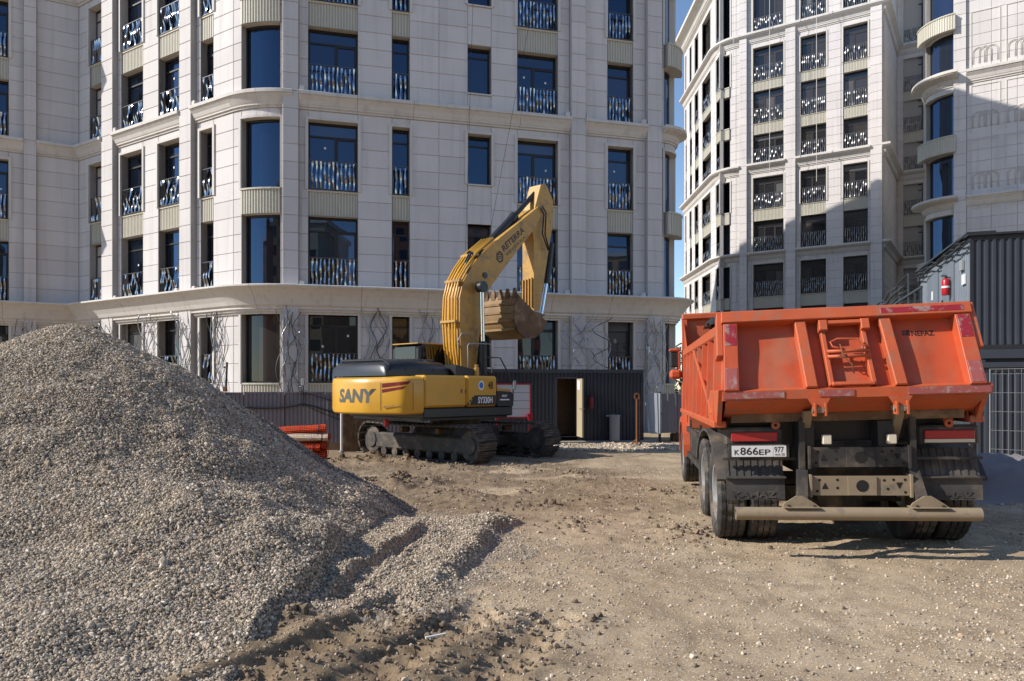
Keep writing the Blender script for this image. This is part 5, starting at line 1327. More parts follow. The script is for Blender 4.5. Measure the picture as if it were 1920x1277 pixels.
# lettering on the boom
def boom_text(body, x0, y0, x1, y1, h, m, fat=.01, d=.006, par=boom):
    p, q_ = Vector(ep(x0, y0, YN)), Vector(ep(x1, y1, YN)); w_ = (q_-p).length; u = (q_-p).normalized(); vv_ = Vector((-u.y, u.x)); tx = text_mb(body, w_, h, fat=fat)
    mb = MB(); mb.add([(p.x+u.x*v[0]+vv_.x*v[2], YN-d, p.y+u.y*v[0]+vv_.y*v[2]) for v in tx.v], tx.f); return mb.build('lettering', MAT[m], par)
boom_text('RETERRA', 945, 472, 984, 434, .17, 'ink', .02); boom_text('RETERRA', 951, 480, 986, 445, .07, 'ink_faded', .0)
p = Vector(ep(937, 482, YN)); mb = MB(); hexa = [(p.x+.15*math.cos(math.pi/3*k+.5), p.y+.17*math.sin(math.pi/3*k+.5)) for k in range(6)]
mb.add([(x, YN-.006, z) for (x, z) in hexa]+[(p.x+.10*math.cos(math.pi/3*k+.5), YN-.006, p.y+.12*math.sin(math.pi/3*k+.5)) for k in range(6)], [(k, (k+1) % 6, 6+(k+1) % 6, 6+k) for k in range(6)])
for k in range(3): mb.add([(p.x-.08, YN-.006, p.y-.06+.05*k), (p.x+.07, YN-.006, p.y-.03+.05*k), (p.x+.07, YN-.006, p.y-.005+.05*k), (p.x-.08, YN-.006, p.y-.035+.05*k)], [(0,1,2,3)])
mb.build('emblem', MAT['ink'], boom)
# arm (stick)
YS = -.22
st = [ep(x, y, YS) for (x, y) in [(1014,346),(1023,344),(1037,376),(1036,423),(1029,467),(1019,533),(1011,582),(1001,582),(1001,540),(1001,450),(996,420),(1004,385)]]
mb = MB(); mb.prism(st, lambda p, q_, t: (p, t, q_), YS, -YS); arm = mb.build('arm', MAT['yellow_dirty'], X_)
for k in range(4):
    a, b = ep(1000.5, 520+k, YS), ep(1000.5, 576, YS); yy = -.16+.11*k; mb = MB(); mb.box(min(a[0], b[0])-.045, min(a[0], b[0])-.003, yy-.015, yy+.015, b[1], a[1]); mb.build('wear_bar', MAT['yellow_dirty'], arm)
a, b, c_ = ep(1033, 455, -.1), ep(1024, 530, -.1), ep(1015, 592, -.1)
kc = rod('bucket_cylinder', (a[0]+.12, a[1]), (b[0]+.12, b[1]), 0, .11, 'black_metal', arm); rod('piston_rod', (b[0]+.12, b[1]), (c_[0]+.10, c_[1]), 0, .06, 'chrome', kc)
for (pts) in ([(1014,385),(1022,400),(1020,440),(1028,468)], [(1011,388),(1018,402),(1015,438),(1026,470)]):
    mb = MB(); mb.tube([(ep(x, y, YN)[0], YN-.04, ep(x, y, YN)[1]) for (x, y) in pts], .022, 6); mb.build('hose', MAT['cable'], arm, smooth=True)
mb = MB(); tx = text_mb('SANY', .42, .10, fat=.02); p = ep(1010, 500, YS); q_ = Vector(ep(1014, 470, YS))-Vector(p); u = q_.normalized(); vv_ = Vector((-u.y, u.x)); mb.add([(p[0]+u.x*v[0]+vv_.x*v[2], YS-.005, p[1]+u.y*v[0]+vv_.y*v[2]) for v in tx.v], tx.f); mb.build('lettering', MAT['yellow'], arm)
# bucket
YK = -.66
prof = [ep(x, y, YK) for (x, y) in [(972,553),(965,575),(964,600),(972,622),(985,634),(1003,634),(1018,622),(1027,604)]]
hinge = ep(1001, 583, YK)
mb = MB(); n = len(prof)
mb.add([(p[0], YK, p[1]) for p in prof]+[(p[0], -YK, p[1]) for p in prof], [(i, i+1, n+i+1, n+i) for i in range(n-1)])
ip = []
for i, p in enumerate(prof):
    c_ = Vector((sum(q[0] for q in prof)/n, sum(q[1] for q in prof)/n)); d = (c_-Vector(p)).normalized()*.05; ip.append((p[0]+d.x, p[1]+d.y))
mb.add([(p[0], YK, p[1]) for p in ip]+[(p[0], -YK, p[1]) for p in ip], [(i, n+i, n+i+1, i+1) for i in range(n-1)])
bk = mb.build('bucket', MAT['bucket_steel'], X_, smooth=True, ang=40)
for s in (1, -1):
    y0 = s*YK; mb = MB(); mb.prism(prof+[hinge], lambda p, q_, t: (p, t, q_), y0, y0-s*YK/abs(YK)*(-.05)*-1 if False else y0+(.05 if s > 0 else -.05)); mb.build('side_plate', MAT['rust_mud'], bk)
for k in range(4):
    c0 = Vector(prof[1]); c1 = Vector(prof[3]); f = (k+.5)/4; p = Vector(prof[1+min(2, int(f*3))]); 
    q0 = Vector(prof[2]) ; z = prof[0][1]+(prof[4][1]-prof[0][1])*(k+1)/5
    xx = min(pp[0] for pp in prof[1:4])-.02+.05*abs(k-1.5)/1.5; mb = MB(); mb.box(xx-.012, xx+.04, YK+.06, -YK-.06, z-.03, z+.03); mb.build('wear_strip', MAT['bucket_steel'], bk)
for k in range(5):
    y = YK+.12+k*(-2*YK-.24)/4; p = prof[0]; mb = MB()
    mb.add([(p[0]-.05, y-.075, p[1]-.08), (p[0]+.06, y-.075, p[1]-.08), (p[0]+.06, y+.075, p[1]-.08), (p[0]-.05, y+.075, p[1]-.08), (p[0]-.035, y-.05, p[1]+.20), (p[0]-.01, y-.05, p[1]+.20), (p[0]-.01, y+.05, p[1]+.20), (p[0]-.035, y+.05, p[1]+.20)], [(0,1,5,4),(1,2,6,5),(2,3,7,6),(3,0,4,7),(4,5,6,7),(3,2,1,0)]); mb.build('tooth', MAT['rust_mud'], bk)
mb = MB()
for y in (-.20, .20): mb.prism([hinge, (hinge[0]+.18, hinge[1]+.10), ep(1022, 590, YS), prof[7], (hinge[0]+.05, hinge[1]-.10)], lambda p, q_, t: (p, t, q_), y-.03, y+.03)
mb.build('link', MAT['rust_mud'], bk)
mb = MB(); mb.tube([(hinge[0], -.45, hinge[1]), (hinge[0], .45, hinge[1])], .07, 12); mb.build('pin', MAT['black_metal'], bk, smooth=True)
# handrails, mirror, small deck pieces
def rail(pts, name='handrail', m='black_metal', r=.018):
    mb = MB(); mb.tube(pts, r, 6); mb.build(name, MAT[m], X_, smooth=True)
h = lambda x, y, yl: (lambda p: (p[0], yl, p[1]))(ep(x, y, yl))
rail([h(878,702,-1.0), h(877,648,-1.0), h(880,644,-1.0), h(918,645,-1.0), h(922,650,-1.0), h(922,700,-1.0)], m='grey_paint', r=.013)
rail([h(910,670,-1.3), h(938,671,-1.3), h(962,718,-1.3), h(962,750,-1.3), h(960,762,-1.3)])
mb = MB(); q0 = h(963,722,-1.3); mb.box(q0[0]-.05, q0[0]+.05, -1.36, -1.30, q0[2]-.12, q0[2]+.12, .02); mb.build('mirror', MAT['grey_paint'], X_)
mb = MB(); q0 = h(893,695,-1.1); mb.lathe([(0, 0), (.07, 0), (.07, .20), (.05, .22), (.05, .30), (0, .30)], lambda a, b, t: (q0[0]+a, -1.1+b, 2.06+t), 14); mb.build('filler_neck', MAT['yellow_dirty'], X_, smooth=True, ang=30)
mb = MB(); q0 = h(648,790,0); mb.box(-2.55, -2.45, -.35, -.22, .86, 1.05, .03); mb.build('lamp', MAT['red'], X_)
mb = MB(); mb.tube([h(880,655,-.35), h(888,640,-.4), h(880,628,-.4), h(866,625,-.4), h(858,640,-.4), h(866,655,-.35)], .02, 6); mb.build('hose', MAT['grey_paint'], boom, smooth=True)
# ------------------------------------------------------------------ site things
def ppt(x, z): return Vector(((x-960)/F*z, z))
def gz(x, y): return float(gheight(np.array([x]), np.array([y]))[0])
def corr(mb, fr, u0, u1, v0, v1, w, pitch=.2, dep=.035, duty=.5):
    n = max(1, round((u1-u0)/pitch)); du = (u1-u0)/n; us = []
    for i in range(n):
        a = u0+i*du; us += [(a, 0), (a+du*(1-duty)*.8, 0), (a+du*(1-duty), dep), (a+du*.92, dep)]
    us.append((u1, 0))
    for i in range(len(us)-1):
        (a, p), (b, q_) = us[i], us[i+1]; mb.quad(fr.at(a, v0, w+p), fr.at(b, v0, w+q_), fr.at(b, v1, w+q_), fr.at(a, v1, w+p))
def vAt(y, z): return EYE+(HOR-y)/F*z
def build_w(mb, name, m, root, base, **k): return mb.build(name, MAT[m], root, off=tuple(base), **k)

# ---- dark site cabin
fk = Fr(ppt(885, 24.0), ppt(1205, 24.9)); kb = (fk.P.x, fk.P.y, -.2)
K = thing('site_cabin', 'low dark corrugated site cabin with open door behind the excavator', 'cabin', kb)
ud0, ud1 = fk.u(1041), fk.u(1083); vk0, vk1 = -.12, 2.10; vd0, vd1 = 0.0, vAt(707, 24.5)
mb = MB()
corr(mb, fk, 0, ud0, vk0, vk1, 0, .125, .03); corr(mb, fk, ud1, fk.L, vk0, vk1, 0, .125, .03); corr(mb, fk, ud0, ud1, vd1, vk1, 0, .125, .03)
build_w(mb, 'wall', 'charcoal_sheet', K, kb)
mb = MB()
fbox(mb, fk, -.02, fk.L+.03, vk1+.001, vk1+.12, -2.4, .05); build_w(mb, 'roof', 'charcoal_stack', K, kb)
mb = MB(); fbox(mb, fk, fk.L-.001, fk.L+.02, vk0, vk1, -2.38, .04); fbox(mb, fk, -.01, 0, vk0, vk1, -2.38, .0); fbox(mb, fk, 0, fk.L, vk0, vk1, -2.4, -2.38, True); fbox(mb, fk, 0, fk.L, vk0, vk0+.02, -2.38, -.01); build_w(mb, 'side_wall', 'charcoal_sheet', K, kb)
mb = MB(); fbox(mb, fk, ud0+.001, ud1-.001, vd0, vd0+.02, -.6, .04); fbox(mb, fk, ud0, ud0+.05, vd0+.02, vd1, -.1, .045); fbox(mb, fk, ud1-.05, ud1, vd0+.02, vd1, -.1, .045); fbox(mb, fk, ud0+.05, ud1-.05, vd1-.05, vd1, -.1, .044); build_w(mb, 'door_frame', 'charcoal_stack', K, kb)
mb = MB(); fbox(mb, fk, ud0-.3, ud0-.28, vd0, 2.05, -2.3, -.05); fbox(mb, fk, ud0-.28, ud1+.8, vd0, 2.05, -1.3, -1.28); build_w(mb, 'inner_partition', 'wood', K, kb)
hp = Vector(fk.at(ud1-.04, 0, .05)); dd = (fk.n*1.0-fk.d*.02).normalized(); 
mb = MB()
def leaf(s, v, t): p = hp.to_2d()+dd*s+Vector((-dd.y, dd.x))*t; return (p.x, p.y, v)
mb.add([leaf(s, v, t) for t in (0, .045) for (s, v) in ((0, .03), (.74, .03), (.74, vd1-.06), (0, vd1-.06))], [(0,1,2,3),(7,6,5,4),(0,4,5,1),(1,5,6,2),(2,6,7,3),(3,7,4,0)])
dr = build_w(mb, 'door', 'cream_door', K, kb)
mb = MB(); mb.tube([leaf(.70, .95, .05), leaf(.70, .95, .10), leaf(.60, .95, .10)], .012, 6); mb.tube([leaf(.70, .95, -.01), leaf(.70, .95, -.06), leaf(.60, .95, -.06)], .012, 6); build_w(mb, 'handle', 'grey_paint', dr, kb)
mb = MB(); mb.quad(leaf(.1, 1.55, -.004), leaf(.45, 1.55, -.004), leaf(.45, 1.85, -.004), leaf(.1, 1.85, -.004)); build_w(mb, 'notice', 'white', dr, kb)
mb = MB(); fbox(mb, fk, .3, fk.L+.4, -.26, -.125, -.5, .45, True); o = build_w(mb, 'foundation_slab', 'concrete', None, (0,0,0)); tag(o, 'low concrete slab under the dark site cabin', 'slab')
def extinguisher(name, label, p, h, r, m='red', band=True):
    e = thing('fire_extinguisher', label, 'fire extinguisher', p)
    mb = MB(); mb.lathe([(0, 0), (r*.9, 0), (r, .02*h/.5), (r, h*.74), (r*.8, h*.82), (r*.35, h*.87), (0, h*.87)], lambda a, b, t: (a, b, t), 18); bo = mb.build('cylinder', MAT[m], e, smooth=True, ang=40)
    mb = MB(); mb.lathe([(0, h*.87), (r*.3, h*.87), (r*.3, h*.95), (0, h*.95)], lambda a, b, t: (a, b, t), 10); mb.box(-r*1.3, r*.4, -r*.15, r*.15, h*.955, h*.985); mb.box(-r*1.2, r*.2, -r*.15, r*.15, h*1.01, h*1.04); mb.build('valve', MAT['black_metal'], e)
    mb = MB(); mb.tube([(r*.3, 0, h*.92), (r*1.3, 0, h*.90), (r*1.5, 0, h*.6), (r*1.2, 0, h*.3)], r*.16, 6); mb.build('hose', MAT['cable'], e, smooth=True)
    mb = MB(); mb.lathe([(r*1.01, h*.36), (r*1.012, h*.46)], lambda a, b, t: (a, b, t), 18); mb.build('label_sticker', MAT['white'], e, smooth=True) if band else None
    return e
p = fk.at(fk.u(1106), vAt(766, 24.4), .16); extinguisher('', 'red fire extinguisher hung on the wall of the dark site cabin', p, .46, .085, 'dark_red', False)
p = fk.at(fk.u(1146), 0, .38); g0 = -.12
bn = thing('litter_bin', 'grey cylindrical litter bin beside the cabin door', 'litter bin', (p[0], p[1], g0))
mb = MB(); mb.lathe([(0, 0), (.165, 0), (.17, .03), (.17, .80), (.15, .80), (.15, .1), (0, .1)], lambda a, b, t: (a, b, t), 24); mb.build('body', MAT['grey_paint'], bn, smooth=True, ang=40)
mb = MB(); mb.lathe([(.185, .80), (.19, .84), (.15, .86), (.15, .82)], lambda a, b, t: (a, b, t), 24, True); mb.box(-.27, -.17, -.05, .05, .80, .84); mb.build('rim', MAT['grey_paint'], bn, smooth=True, ang=40)
# rusty stand
p = ppt(1194, 23.0); gg = gz(p.x, p.y); rs = thing('rusty_stand', 'rusty steel stand with hanging chain in front of the cabin corner', 'stand', (p.x, p.y, gg))
mb = MB(); mb.tube([(0, 0, 0), (0, 0, 1.45)], .03, 8); mb.lathe([(.05, -.02), (.09, -.02), (.09, .02), (.05, .02)], lambda a, b, t: (a, t, 1.53+b*1.3), 16, True); mb.build('pole', MAT['rust'], rs, smooth=True, ang=40)
mb = MB()
for a in (0.3, 2.4, 4.5): mb.tube([(0, 0, .22), (.24*math.cos(a), .24*math.sin(a), .0)], .022, 6)
mb.build('foot', MAT['rust'], rs)
mb = MB()
for k in range(26): mb.lathe([(.014, -.007), (.028, -.007), (.028, .007), (.014, .007)], (lambda z, fl: (lambda a, b, t: (.085+(a if fl else t), (t if fl else a), z+b*1.4)))(1.45-k*.05, k % 2), 8, True)
mb.build('chain', MAT['rust'], rs)
# board with red frame
fb_ = Fr(ppt(929, 22.4), ppt(996, 22.6)); bb = (fb_.P.x, fb_.P.y, gz(fb_.P.x, fb_.P.y))
Bd = thing('notice_board', 'white board in a red frame on red feet behind the excavator', 'board', bb)
v0, v1 = vAt(782, 22.5), vAt(721, 22.5)
for i in range(4):
    a, b = v0+(v1-v0)*i/4+.006, v0+(v1-v0)*(i+1)/4-.006; mb = MB(); fbox(mb, fb_, .04, fb_.L-.04, a, b, -.02, .0, True); build_w(mb, 'board_panel', 'white', Bd, bb)
mb = MB(); fbox(mb, fb_, 0, .035, v0-.03, v1+.03, -.03, .025, True); fbox(mb, fb_, fb_.L-.035, fb_.L, v0-.03, v1+.03, -.03, .025, True); fbox(mb, fb_, .036, fb_.L-.036, v1, v1+.035, -.03, .024, True); fbox(mb, fb_, .036, fb_.L-.036, v0-.04, v0-.005, -.03, .024, True); build_w(mb, 'frame', 'red', Bd, bb)
for u in (.05, fb_.L-.05):
    mb = MB(); fbox(mb, fb_, u-.025, u+.025, bb[2], v0-.041, -.03, .0, True); mb.prism([(u-.09, v0+.10), (u+.09, v0+.10), (u+.05, v0-.10), (u-.05, v0-.10)], lambda a, b, t: fb_.at(a, b, t), .03, .13); build_w(mb, 'foot', 'red', Bd, bb)

# ---- grey fence behind the heap
ff_ = Fr(ppt(300, 21.0), ppt(900, 22.4)); fbse = (ff_.P.x, ff_.P.y, -.2)
FN = thing('site_fence', 'grey corrugated sheet fence between the gravel heap and the excavator', 'fence', fbse)
nP = 8
for i in range(nP):
    a, b = ff_.L*i/nP+.01, ff_.L*(i+1)/nP-.01; mb = MB(); tilt = random.uniform(-.01, .02)
    top = vAt(737, 21.4)+random.uniform(-.01, .03); corr(mb, ff_, a, b, .02 if i < 5 else .02, top, tilt, .11, .02); fbox(mb, ff_, a, b, top-.002, top+.03, -.02, .03, True)
    build_w(mb, 'fence_panel', 'grey_sheet', FN, fbse)
    mb = MB(); fbox(mb, ff_, a-.04, a+.02, -.25, top-.05, -.08, -.03, True); build_w(mb, 'post', 'rust', FN, fbse)
mb = MB(); fbox(mb, ff_, 0, ff_.L, -.30, .018, -.03, .02, True); build_w(mb, 'base_board', 'wood', FN, fbse)
rp = Fr(ppt(643, 20.9), ppt(706, 21.3)); mb = MB(); corr(mb, rp, 0, rp.L, -.2, vAt(765, 21), 0, .3, .01, .3); fbox(mb, rp, 0, rp.L, -.2, vAt(765, 21)-.002, -.03, -.002, True); o = mb.build('steel_sheet', MAT['rust_mud']); tag(o, 'rusty brown steel sheet leaning on the fence under the counterweight', 'sheet')
p = ppt(640, 20.6); g0 = gz(p.x, p.y); o = thing('white_post', 'slim white marker post in front of the grey fence', 'post', (p.x, p.y, g0)); mb = MB(); mb.tube([(0,0,-.05), (0,0,1.2), (0,0,1.28)], [.028, .028, .02], 10); mb.build('pole', MAT['white'], o, smooth=True, ang=40); mb = MB(); mb.lathe([(0,.06),(.06,.05),(.07,0)], lambda a,b,t:(a,b,t), 12); mb.build('collar', MAT['grey_paint'], o)
def onfence(x, y, w=.08): u = ff_.u(x); q_ = ff_.at(u, 0, w); return (q_[0], q_[1], vAt(y, q_[1]))
for k, (lab, pts) in enumerate([('thick black cable strung along the grey fence', [(430,762),(470,764),(500,765),(530,764),(555,760),(569,757),(590,762),(615,770),(645,778),(680,790)]), ('thin black cable sagging below the thick one on the fence', [(569,758),(590,768),(610,777),(640,788),(660,792)]), ('thin black cable running from the pole top to the excavator side', [(562,733),(590,742),(615,749),(650,756)])]):
    mb = MB(); mb.tube([onfence(x, y) for (x, y) in pts], .028 if k == 0 else .012, 6); o = mb.build('cable', MAT['cable'], smooth=True); tag(o, lab, 'cable')
p = Vector(onfence(569, 760)); po = thing('cable_pole', 'thin pole with a small junction box carrying the cables on the fence', 'pole', (p.x, p.y, p.z-.05)); mb = MB(); mb.tube([(0,0,0), (0,0,.85)], .018, 6); mb.build('rod', MAT['cable'], po); mb = MB(); mb.box(-.05, .05, -.05, .03, .62, .82, .01); mb.build('junction_box', MAT['grey_paint'], po)
mb = MB(); mb.tube([(0,-.02,.36), (-.12,-.02,.42), (-.02,-.02,.50), (.12,-.02,.46), (.06,-.02,.34)], .01, 5); mb.build('cable_loop', MAT['cable'], po, smooth=True)
p = Vector(onfence(425, 742)); po = thing('steel_pole', 'dark upright steel pole with a tap beside the curved ground floor window', 'pole', (p.x, p.y, p.z-.2)); mb = MB(); mb.tube([(0,0,0), (0,0,.75)], .012, 6); mb.tube([(.0,0,.45), (.03,0,1.15)], .03, 8); mb.build('rod', MAT['cable'], po); mb = MB(); mb.box(-.09, .03, -.04, .04, .32, .46, .02); mb.lathe([(0, 0), (.03, .01), (.03, .05), (0, .06)], lambda a, b, t: (-.05+a, b, .98+t), 8); mb.build('tap', MAT['rust'], po)

# ---- orange net rolls
for i, (x, y, ln, r_, m_, lab, dy, tz) in enumerate([
    (565, 858, 1.15, .15, 'orange_net', 'orange plastic net roll at the bottom of the stack beside the heap', 0, 0), (570, 858, 1.1, .15, 'orange_net', 'orange plastic net roll at the back of the bottom layer', .30, 0),
    (566, 832, 1.2, .14, 'orange_net', 'orange plastic net roll in the middle of the stack', .1, .25), (568, 815, 1.15, .10, 'white_net', 'pale faded net roll lying across the orange stack', -.08, .46), (560, 800, 1.3, .11, 'orange_net', 'orange plastic net roll on top of the stack beside the heap', .10, .64), (572, 810, 1.2, .09, 'orange_net', 'thin orange plastic net roll behind the pale faded one', .22, .50), (556, 838, 1.15, .10, 'orange_net', 'thin orange plastic net roll lying in front of the middle one', -.12, .22)]):
    c = ppt(x, 18.2+dy); b0 = gz(c.x, c.y)+tz; root = thing('net_roll', lab, 'net roll', (c.x, c.y, b0), (0, R(-3 if i == 4 else random.uniform(-2, 2)), R(8+random.uniform(-6, 6))), 'stacked plastic net rolls')
    mb = MB(); n = 14; rr = random.Random(i)
    mb.lathe([(0, -ln/2+.02), (r_*.80, -ln/2+.02), (r_*.80, ln/2-.02), (0, ln/2-.02)], lambda a, b, t: (t, a*1.9, r_*.8+b*.75), 14); mb.build('core', MAT['net_core' if m_ == 'orange_net' else m_], root, smooth=True, ang=40)
    mb = MB(); nr = int(ln/.055)
    for k in range(nr+1):
        t = -ln/2+ln*k/nr; j = 1+.10*math.sin(k*.9+i)+.05*math.sin(k*2.3); mb.lathe([(r_*.97*j, t-.006), (r_*1.02*j, t-.006), (r_*1.02*j, t+.006), (r_*.97*j, t+.006)], lambda a, b, tt: (tt, a*1.9, r_*.8+b*.80), 14, True)
    for k in range(14):
        a = 2*math.pi*k/14; mb.tube([(-ln/2+ln*q/6, r_*1.9*(1+.08*math.sin(q*2+i))*math.cos(a), r_*.8+r_*.80*(1+.08*math.sin(q*1.7+i))*math.sin(a)) for q in range(7)], .008, 4)
    mb.build('mesh', MAT[m_], root)
    mb = MB(); mb.lathe([(r_*1.03, ln*.38), (r_*1.06, ln*.38), (r_*1.06, ln*.38+.02), (r_*1.03, ln*.38+.02)], lambda a, b, tt: (tt, a*1.95, r_*.8+b*.86), 14, True); mb.build('tie', MAT['cable'], root)

# ---- sheets and fence right of the cabin
fr_ = Fr(ppt(1241, 25.0), ppt(1300, 25.2)); b_ = (fr_.P.x, fr_.P.y, -.2); G = thing('panel_fence', 'plain grey panel fence between the cabin and the dump truck', 'fence', b_)
for i in range(2):
    mb = MB(); a, b = fr_.L*i/2+.008, fr_.L*(i+1)/2-.008; corr(mb, fr_, a, b, vAt(811, 25), vAt(738, 25), 0, .26, .015, .25); fbox(mb, fr_, a, b, vAt(811, 25), vAt(738, 25)-.003, -.03, -.003, True); build_w(mb, 'fence_panel', 'grey_sheet', G, b_)
for u in (-.05, fr_.L*.5, fr_.L): 
    mb = MB(); fbox(mb, fr_, u-.035, u+.035, -.25, vAt(735, 25), -.10, -.032, True); build_w(mb, 'post', 'black_metal', G, b_)
fl_ = Fr(ppt(1208, 25.05), ppt(1238, 24.9)); mb = MB(); z0, z1 = vAt(813, 25), vAt(737, 25)
n = 5
for i in range(n):
    a0, a1 = i/n, (i+1)/n; dp = .02 if i % 2 else 0; L_ = fl_.L
    mb.quad(fl_.at(L_*(.38+.62*a0)*1, z0, dp), fl_.at(L_*(.38+.62*a1), z0, dp), fl_.at(L_*a1, z1, dp), fl_.at(L_*a0, z1, dp))
    mb.quad(fl_.at(L_*(.38+.62*a1), z0, 0), fl_.at(L_*(.38+.62*a1), z0, .02), fl_.at(L_*a1, z1, .02), fl_.at(L_*a1, z1, 0))
    mb.quad(fl_.at(L_*(.38+.62*a0), z0, -.01), fl_.at(L_*(.38+.62*a1), z0, -.01), fl_.at(L_*a1, z1, -.01), fl_.at(L_*a0, z1, -.01))
o = mb.build('sheet_offcut', MAT['light_sheet']); tag(o, 'pale corrugated sheet offcut leaning beside the cabin corner', 'sheet')
mb = MB(); q0 = Fr(ppt(1262, 25.3), ppt(1292, 25.3)); fbox(mb, q0, 0, q0.L, -.2, vAt(815, 25.3), -.5, 0, True); fbox(mb, q0, .03, q0.L-.03, vAt(815, 25.3)+.002, vAt(813, 25.3), -.47, -.03, True); o = mb.build('wooden_crate', MAT['wood']); tag(o, 'low brown crate standing under the plain grey panel fence', 'crate')

# ---- container stack on the right
YW = R(18.5); cd = Vector((math.sin(YW), math.cos(YW))); c0 = ppt(1820, 17.5)
fsd = Fr(c0+cd*6.05, c0)              # long side, lit, left to right comes nearer
cr = Vector((cd.y, -cd.x)); fen = Fr(c0, c0+cr*2.45)
ZG = gz(c0.x, c0.y)-.05; H1 = vAt(690, 17.5); H2a = vAt(655, 17.5); H2 = vAt(443, 17.5)
def cabin(name, label, v0, v1, side_mat, end_mat):
    b0 = (c0.x, c0.y, v0); t = thing(name, label, 'container', b0)
    mb = MB(); corr(mb, fen, .06, fen.L-.06, v0+.10, v1-.10, -.03, .155, .035, .45); build_w(mb, 'end_wall', end_mat, t, b0)
    mb = MB(); corr(mb, fsd, .06, fsd.L-.06, v0+.10, v1-.10, -.03, .16, .02, .4); build_w(mb, 'side_wall', side_mat, t, b0)
    mb = MB()
    for fr in (fen, fsd): fbox(mb, fr, 0, fr.L, v1-.10, v1, -.08, .01, True); fbox(mb, fr, 0, fr.L, v0, v0+.10, -.08, .01, True)
    for fr, u in ((fen, .0), (fen, fen.L-.06), (fsd, 0), (fsd, fsd.L-.062)): fbox(mb, fr, u, u+.06, v0+.101, v1-.101, -.06, .008, True)
    build_w(mb, 'frame', 'black_metal', t, b0)
    bk_ = [c0, c0+cr*2.45, c0+cr*2.45+cd*6.05, c0+cd*6.05]
    mb = MB(); ctr = sum(bk_, Vector((0,0)))/4; ib = [ctr+(q_-ctr)*.965 for q_ in bk_]; mb.prism([(q_.x, q_.y) for q_ in ib], lambda a, b, tt: (a, b, tt), v0+.02, v1-.005); build_w(mb, 'shell', end_mat, t, b0)
    return t, b0
lowc, lb = cabin('site_container', 'dark corrugated container at the bottom of the stack on the right', ZG, H1, 'charcoal_stack', 'charcoal_stack')
upc, ub = cabin('site_container', 'dark corrugated container with pale doors on top of the stack on the right', H2a, H2, 'blue_grey_sheet', 'charcoal_stack')
mb = MB()
for (va, vb, ww) in ((H1+.005, H1+.13, .05), (H1+.131, H1+.22, -.10), (H1+.221, H2a-.005, .03)): fbox(mb, fen, -.03, fen.L, va, vb, -.3, ww, True); fbox(mb, fsd, 0, fsd.L, va, vb, -.3, ww, True)
o = build_w(mb, 'spacer_beam', 'charcoal_stack', None, (0,0,0)); tag(o, 'steel spacer beams between the two stacked dark containers', 'beam')
mb = MB(); fbox(mb, fen, -.08, fen.L, H2+.002, H2+.05, -.5, .08, True); fbox(mb, fsd, 0, fsd.L+.08, H2+.051, H2+.09, -.5, .10, True); build_w(mb, 'roof_trim', 'black_metal', upc, ub)
for (xa, xb, ya) in ((1740, 1760, 498), (1768, 1790, 482)):
    ua, ub_ = fsd.u(xa), fsd.u(xb); zc = fsd.at((ua+ub_)/2, 0, 0)[1]; mb = MB(); v0_ = H2a+.35; fbox(mb, fsd, ua, ub_, v0_, v0_+2.0, -.01, .025, True); dr = build_w(mb, 'door', 'blue_grey_sheet', upc, ub)
    mb = MB(); fbox(mb, fsd, ua+.08, ua+.14, v0_+.9, v0_+1.1, .026, .06, True); build_w(mb, 'handle', 'black_metal', dr, ub)
    mb = MB(); fbox(mb, fsd, (ua+ub_)/2-.08, (ua+ub_)/2+.10, v0_+1.25, v0_+1.5, .026, .03, True); build_w(mb, 'notice', 'white', dr, ub)
mb = MB(); u = fsd.u(1808); fbox(mb, fsd, u-.14, u+.14, vAt(533, 18), vAt(514, 18), .0, .03, True); build_w(mb, 'notice', 'white', upc, ub)
mb = MB(); u = fsd.u(1805); fbox(mb, fsd, u-.13, u+.13, vAt(505, 18), vAt(485, 18), .0, .05, True); build_w(mb, 'vent', 'grey_paint', upc, ub)
for k in range(4):                                             # loose cables along the roof edge
    pts = []
    for i in range(14):
        u = fsd.L*(i/13); s_ = .05*math.sin(i*1.7+k*2)+.04*math.sin(i*.6+k); pts.append(fsd.at(u, H2-.05-.10*k*.5+s_, .10+.02*k))
    mb = MB(); mb.tube(pts, .022, 5); build_w(mb, 'cable', 'cable', upc, ub, smooth=True)
# walkway with handrail and stairs
p0 = fsd.at(0, 0, 0); wb = (p0[0], p0[1], ZG); W = thing('metal_stairs', 'dark metal stairs and landing along the pale side of the upper container', 'stairs', wb)
vl = 2.95; mb = MB(); fbox(mb, fsd, -.9, fsd.L, vl-.06, vl, .03, 1.05, True); build_w(mb, 'landing', 'black_metal', W, wb)
for u in (-.8, 1.2, 3.2, 5.2, fsd.L-.05):
    mb = MB(); fbox(mb, fsd, u-.02, u+.02, vl+.001, vl+1.08, 1.0, 1.04, True); build_w(mb, 'post', 'charcoal_stack', W, wb)
    mb = MB(); fbox(mb, fsd, u-.03, u+.03, ZG-.2, vl-.062, .95, 1.03, True); build_w(mb, 'support', 'black_metal', W, wb)
for v in (.55, 1.05):
    mb = MB(); fbox(mb, fsd, -.9, fsd.L, vl+v, vl+v+.045, .995, 1.045, True); build_w(mb, 'handrail', 'charcoal_stack', W, wb)
NS = 13
for k in range(NS):
    u = -.9-.26*(k+1); v = vl-(vl-ZG)*(k+1)/(NS+1); mb = MB(); fbox(mb, fsd, u, u+.27, v-.03, v, .10, 1.0, True); build_w(mb, 'step', 'black_metal', W, wb)
